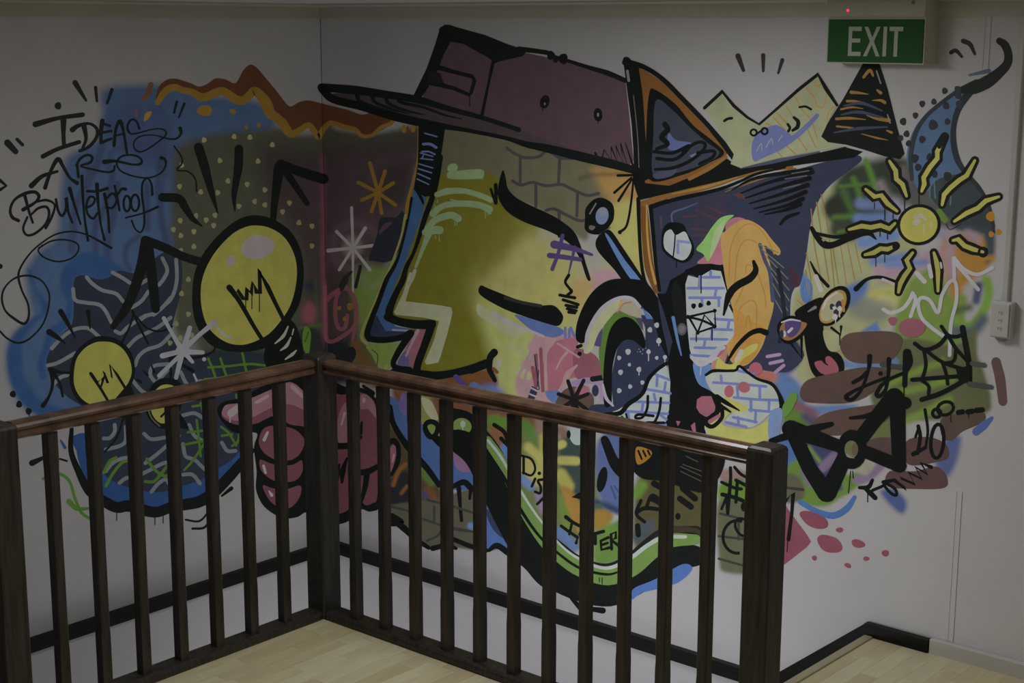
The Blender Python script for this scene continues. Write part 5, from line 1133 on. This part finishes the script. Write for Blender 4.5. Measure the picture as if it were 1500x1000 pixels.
# ------------------------------------------------------------------ build the painted meshes
def paint_mesh(name, shapes):
    V, F, C = [], [], []
    for polys, col, cells, base in shapes:
        for k, pg in enumerate(polys):
            off = base+min(k, 60)*1e-7
            ss = [side(p) for p in pg]
            for right in (True, False):
                if right and max(ss) <= 0: continue
                if (not right) and min(ss) >= 0: continue
                q = clip(pg, right)
                if len(q) < 3: continue
                F.append(list(range(len(V), len(V)+len(q)))); C.append(col)
                V.extend(wall_pt(p[0], p[1], not right, off) for p in q)
    me = bpy.data.meshes.new(name)
    me.from_pydata(V, [], F)
    at = me.color_attributes.new('paint', 'FLOAT_COLOR', 'CORNER')
    cols = np.ones((len(me.loops), 4), np.float32)
    i = 0
    for f, c in zip(F, C):
        cols[i:i+len(f), :3] = c; i += len(f)
    at.data.foreach_set('color', cols.ravel())
    me.materials.append(PAINT)
    return me
def clusters(shapes):
    """groups of strokes that touch each other, largest first"""
    owner = {}; par = list(range(len(shapes)))
    def find(i):
        while par[i] != i: par[i] = par[par[i]]; i = par[i]
        return i
    for i, sh in enumerate(shapes):
        for c in sh[2].tolist():
            if c in owner: par[find(i)] = find(owner[c])
            else: owner[c] = i
    g = {}
    for i, sh in enumerate(shapes): g.setdefault(find(i), []).append(sh)
    return sorted(g.values(), key=lambda L: -sum(len(s[2]) for s in L))
def add_obj(name, data, parent, label=None):
    o = bpy.data.objects.new(name, data); COL.objects.link(o); o.parent = parent
    if parent is mural: o.matrix_parent_inverse = Matrix.Translation((0, 0, -0.9))
    if label: o['label'] = label
    return o
objs = []
for name, label, mo, par, piece in LIST:
    gs = clusters(mo.shapes)
    if par is None:
        whole = piece == 'paint_mark' and gs
        o = add_obj(name, paint_mesh(name, gs[0]) if whole else None, mural, label)
        rest = gs[1:] if whole else gs
        for g in rest: add_obj(piece, paint_mesh(piece, g), o)
    else:
        o = add_obj(name, paint_mesh(name, gs[0]), objs[par], label)
        for g in gs[1:]: add_obj(piece, paint_mesh(piece, g), objs[par])
    objs.append(o)

# soft sprayed ground: a fine sheet of paint on each wall, faded at its edges
def seg_dist(px, py, pts, closed):
    d = np.full(px.shape, 1e9); n = len(pts)
    for i in range(n if closed else n-1):
        a = pts[i]; b = pts[(i+1) % n]; ab = b-a; L = ab@ab
        if L < 1e-9: continue
        t = np.clip(((px-a[0])*ab[0]+(py-a[1])*ab[1])/L, 0, 1)
        d = np.minimum(d, np.hypot(px-a[0]-t*ab[0], py-a[1]-t*ab[1]))
    return d
def inside(px, py, pts):
    r = np.zeros(px.shape, bool); n = len(pts)
    for i in range(n):
        x0, y0 = pts[i]; x1, y1 = pts[(i+1) % n]
        if y0 == y1: continue
        c = ((y0 > py) != (y1 > py)) & (px < (x1-x0)*(py-y0)/(y1-y0)+x0)
        r ^= c
    return r
def sheet(name, left):
    st_ = 0.006
    if left: us = np.arange(-1.86, -0.0004, st_)
    else: us = np.arange(0.0006, 3.44, st_)
    us = np.append(us, -0.0006) if left else us
    zs = np.arange(-0.36, 2.02, st_)
    U, Z = np.meshgrid(us, zs)
    off = 0.0003
    P = np.stack([np.full(U.shape, off), U, Z], -1) if left else np.stack([U, np.full(U.shape, -off), Z], -1)
    D = P-CAM; zc = D@FW
    px = 750+F_PX*(D@RT)/zc; py = 500-F_PX*(D@UP)/zc
    col = np.tile(np.array(WALL_ALB), U.shape+(1,)); al = np.zeros(U.shape)
    for s in SOFT:
        pts, c, f, a = s[1], np.array(s[2]), s[3], s[4]
        r = s[5] if s[0] == 's' else 0
        m_ = (px > pts[:, 0].min()-f-r) & (px < pts[:, 0].max()+f+r) & (py > pts[:, 1].min()-f-r) & (py < pts[:, 1].max()+f+r)
        if not m_.any(): continue
        x, y = px[m_], py[m_]
        if s[0] == 'p':
            d = seg_dist(x, y, pts, True); d = np.where(inside(x, y, pts), -d, d)
        else: d = seg_dist(x, y, pts, False)-r
        t = np.clip(0.5-d/(2.0*f), 0, 1); t = t*t*(3-2*t)*a
        A0 = al[m_]; A1 = t+A0*(1-t)
        cc = col[m_]
        w = np.where(A1 > 1e-6, t/np.maximum(A1, 1e-6), 0)[:, None]
        col[m_] = cc*(1-w)+c*w; al[m_] = A1
    ny, nx_ = U.shape
    idx = np.arange(ny*nx_).reshape(ny, nx_)
    q = np.stack([idx[:-1, :-1], idx[:-1, 1:], idx[1:, 1:], idx[1:, :-1]], -1).reshape(-1, 4)
    amax = np.maximum.reduce([al[:-1, :-1], al[:-1, 1:], al[1:, 1:], al[1:, :-1]]).reshape(-1)
    q = q[amax > 0.004]
    used = np.unique(q); remap = np.full(ny*nx_, -1); remap[used] = np.arange(len(used))
    q = remap[q]
    V = P.reshape(-1, 3)[used]
    me = bpy.data.meshes.new(name)
    me.vertices.add(len(V)); me.vertices.foreach_set('co', V.astype(np.float32).ravel())
    me.loops.add(q.size); me.loops.foreach_set('vertex_index', q.astype(np.int32).ravel())
    me.polygons.add(len(q)); me.polygons.foreach_set('loop_start', np.arange(0, q.size, 4, dtype=np.int32))
    me.update(calc_edges=True)
    at = me.color_attributes.new('paint', 'FLOAT_COLOR', 'POINT')
    C4 = np.concatenate([col.reshape(-1, 3)[used], al.reshape(-1, 1)[used]], 1).astype(np.float32)
    at.data.foreach_set('color', C4.ravel())
    me.materials.append(UNDER)
    o = bpy.data.objects.new(name, me); COL.objects.link(o); o.parent = mural
    o.matrix_parent_inverse = Matrix.Translation((0, 0, -0.9))
    o['label'] = 'soft sprayed colour ground'
sheet('sprayed_ground', True); sheet('sprayed_ground', False)
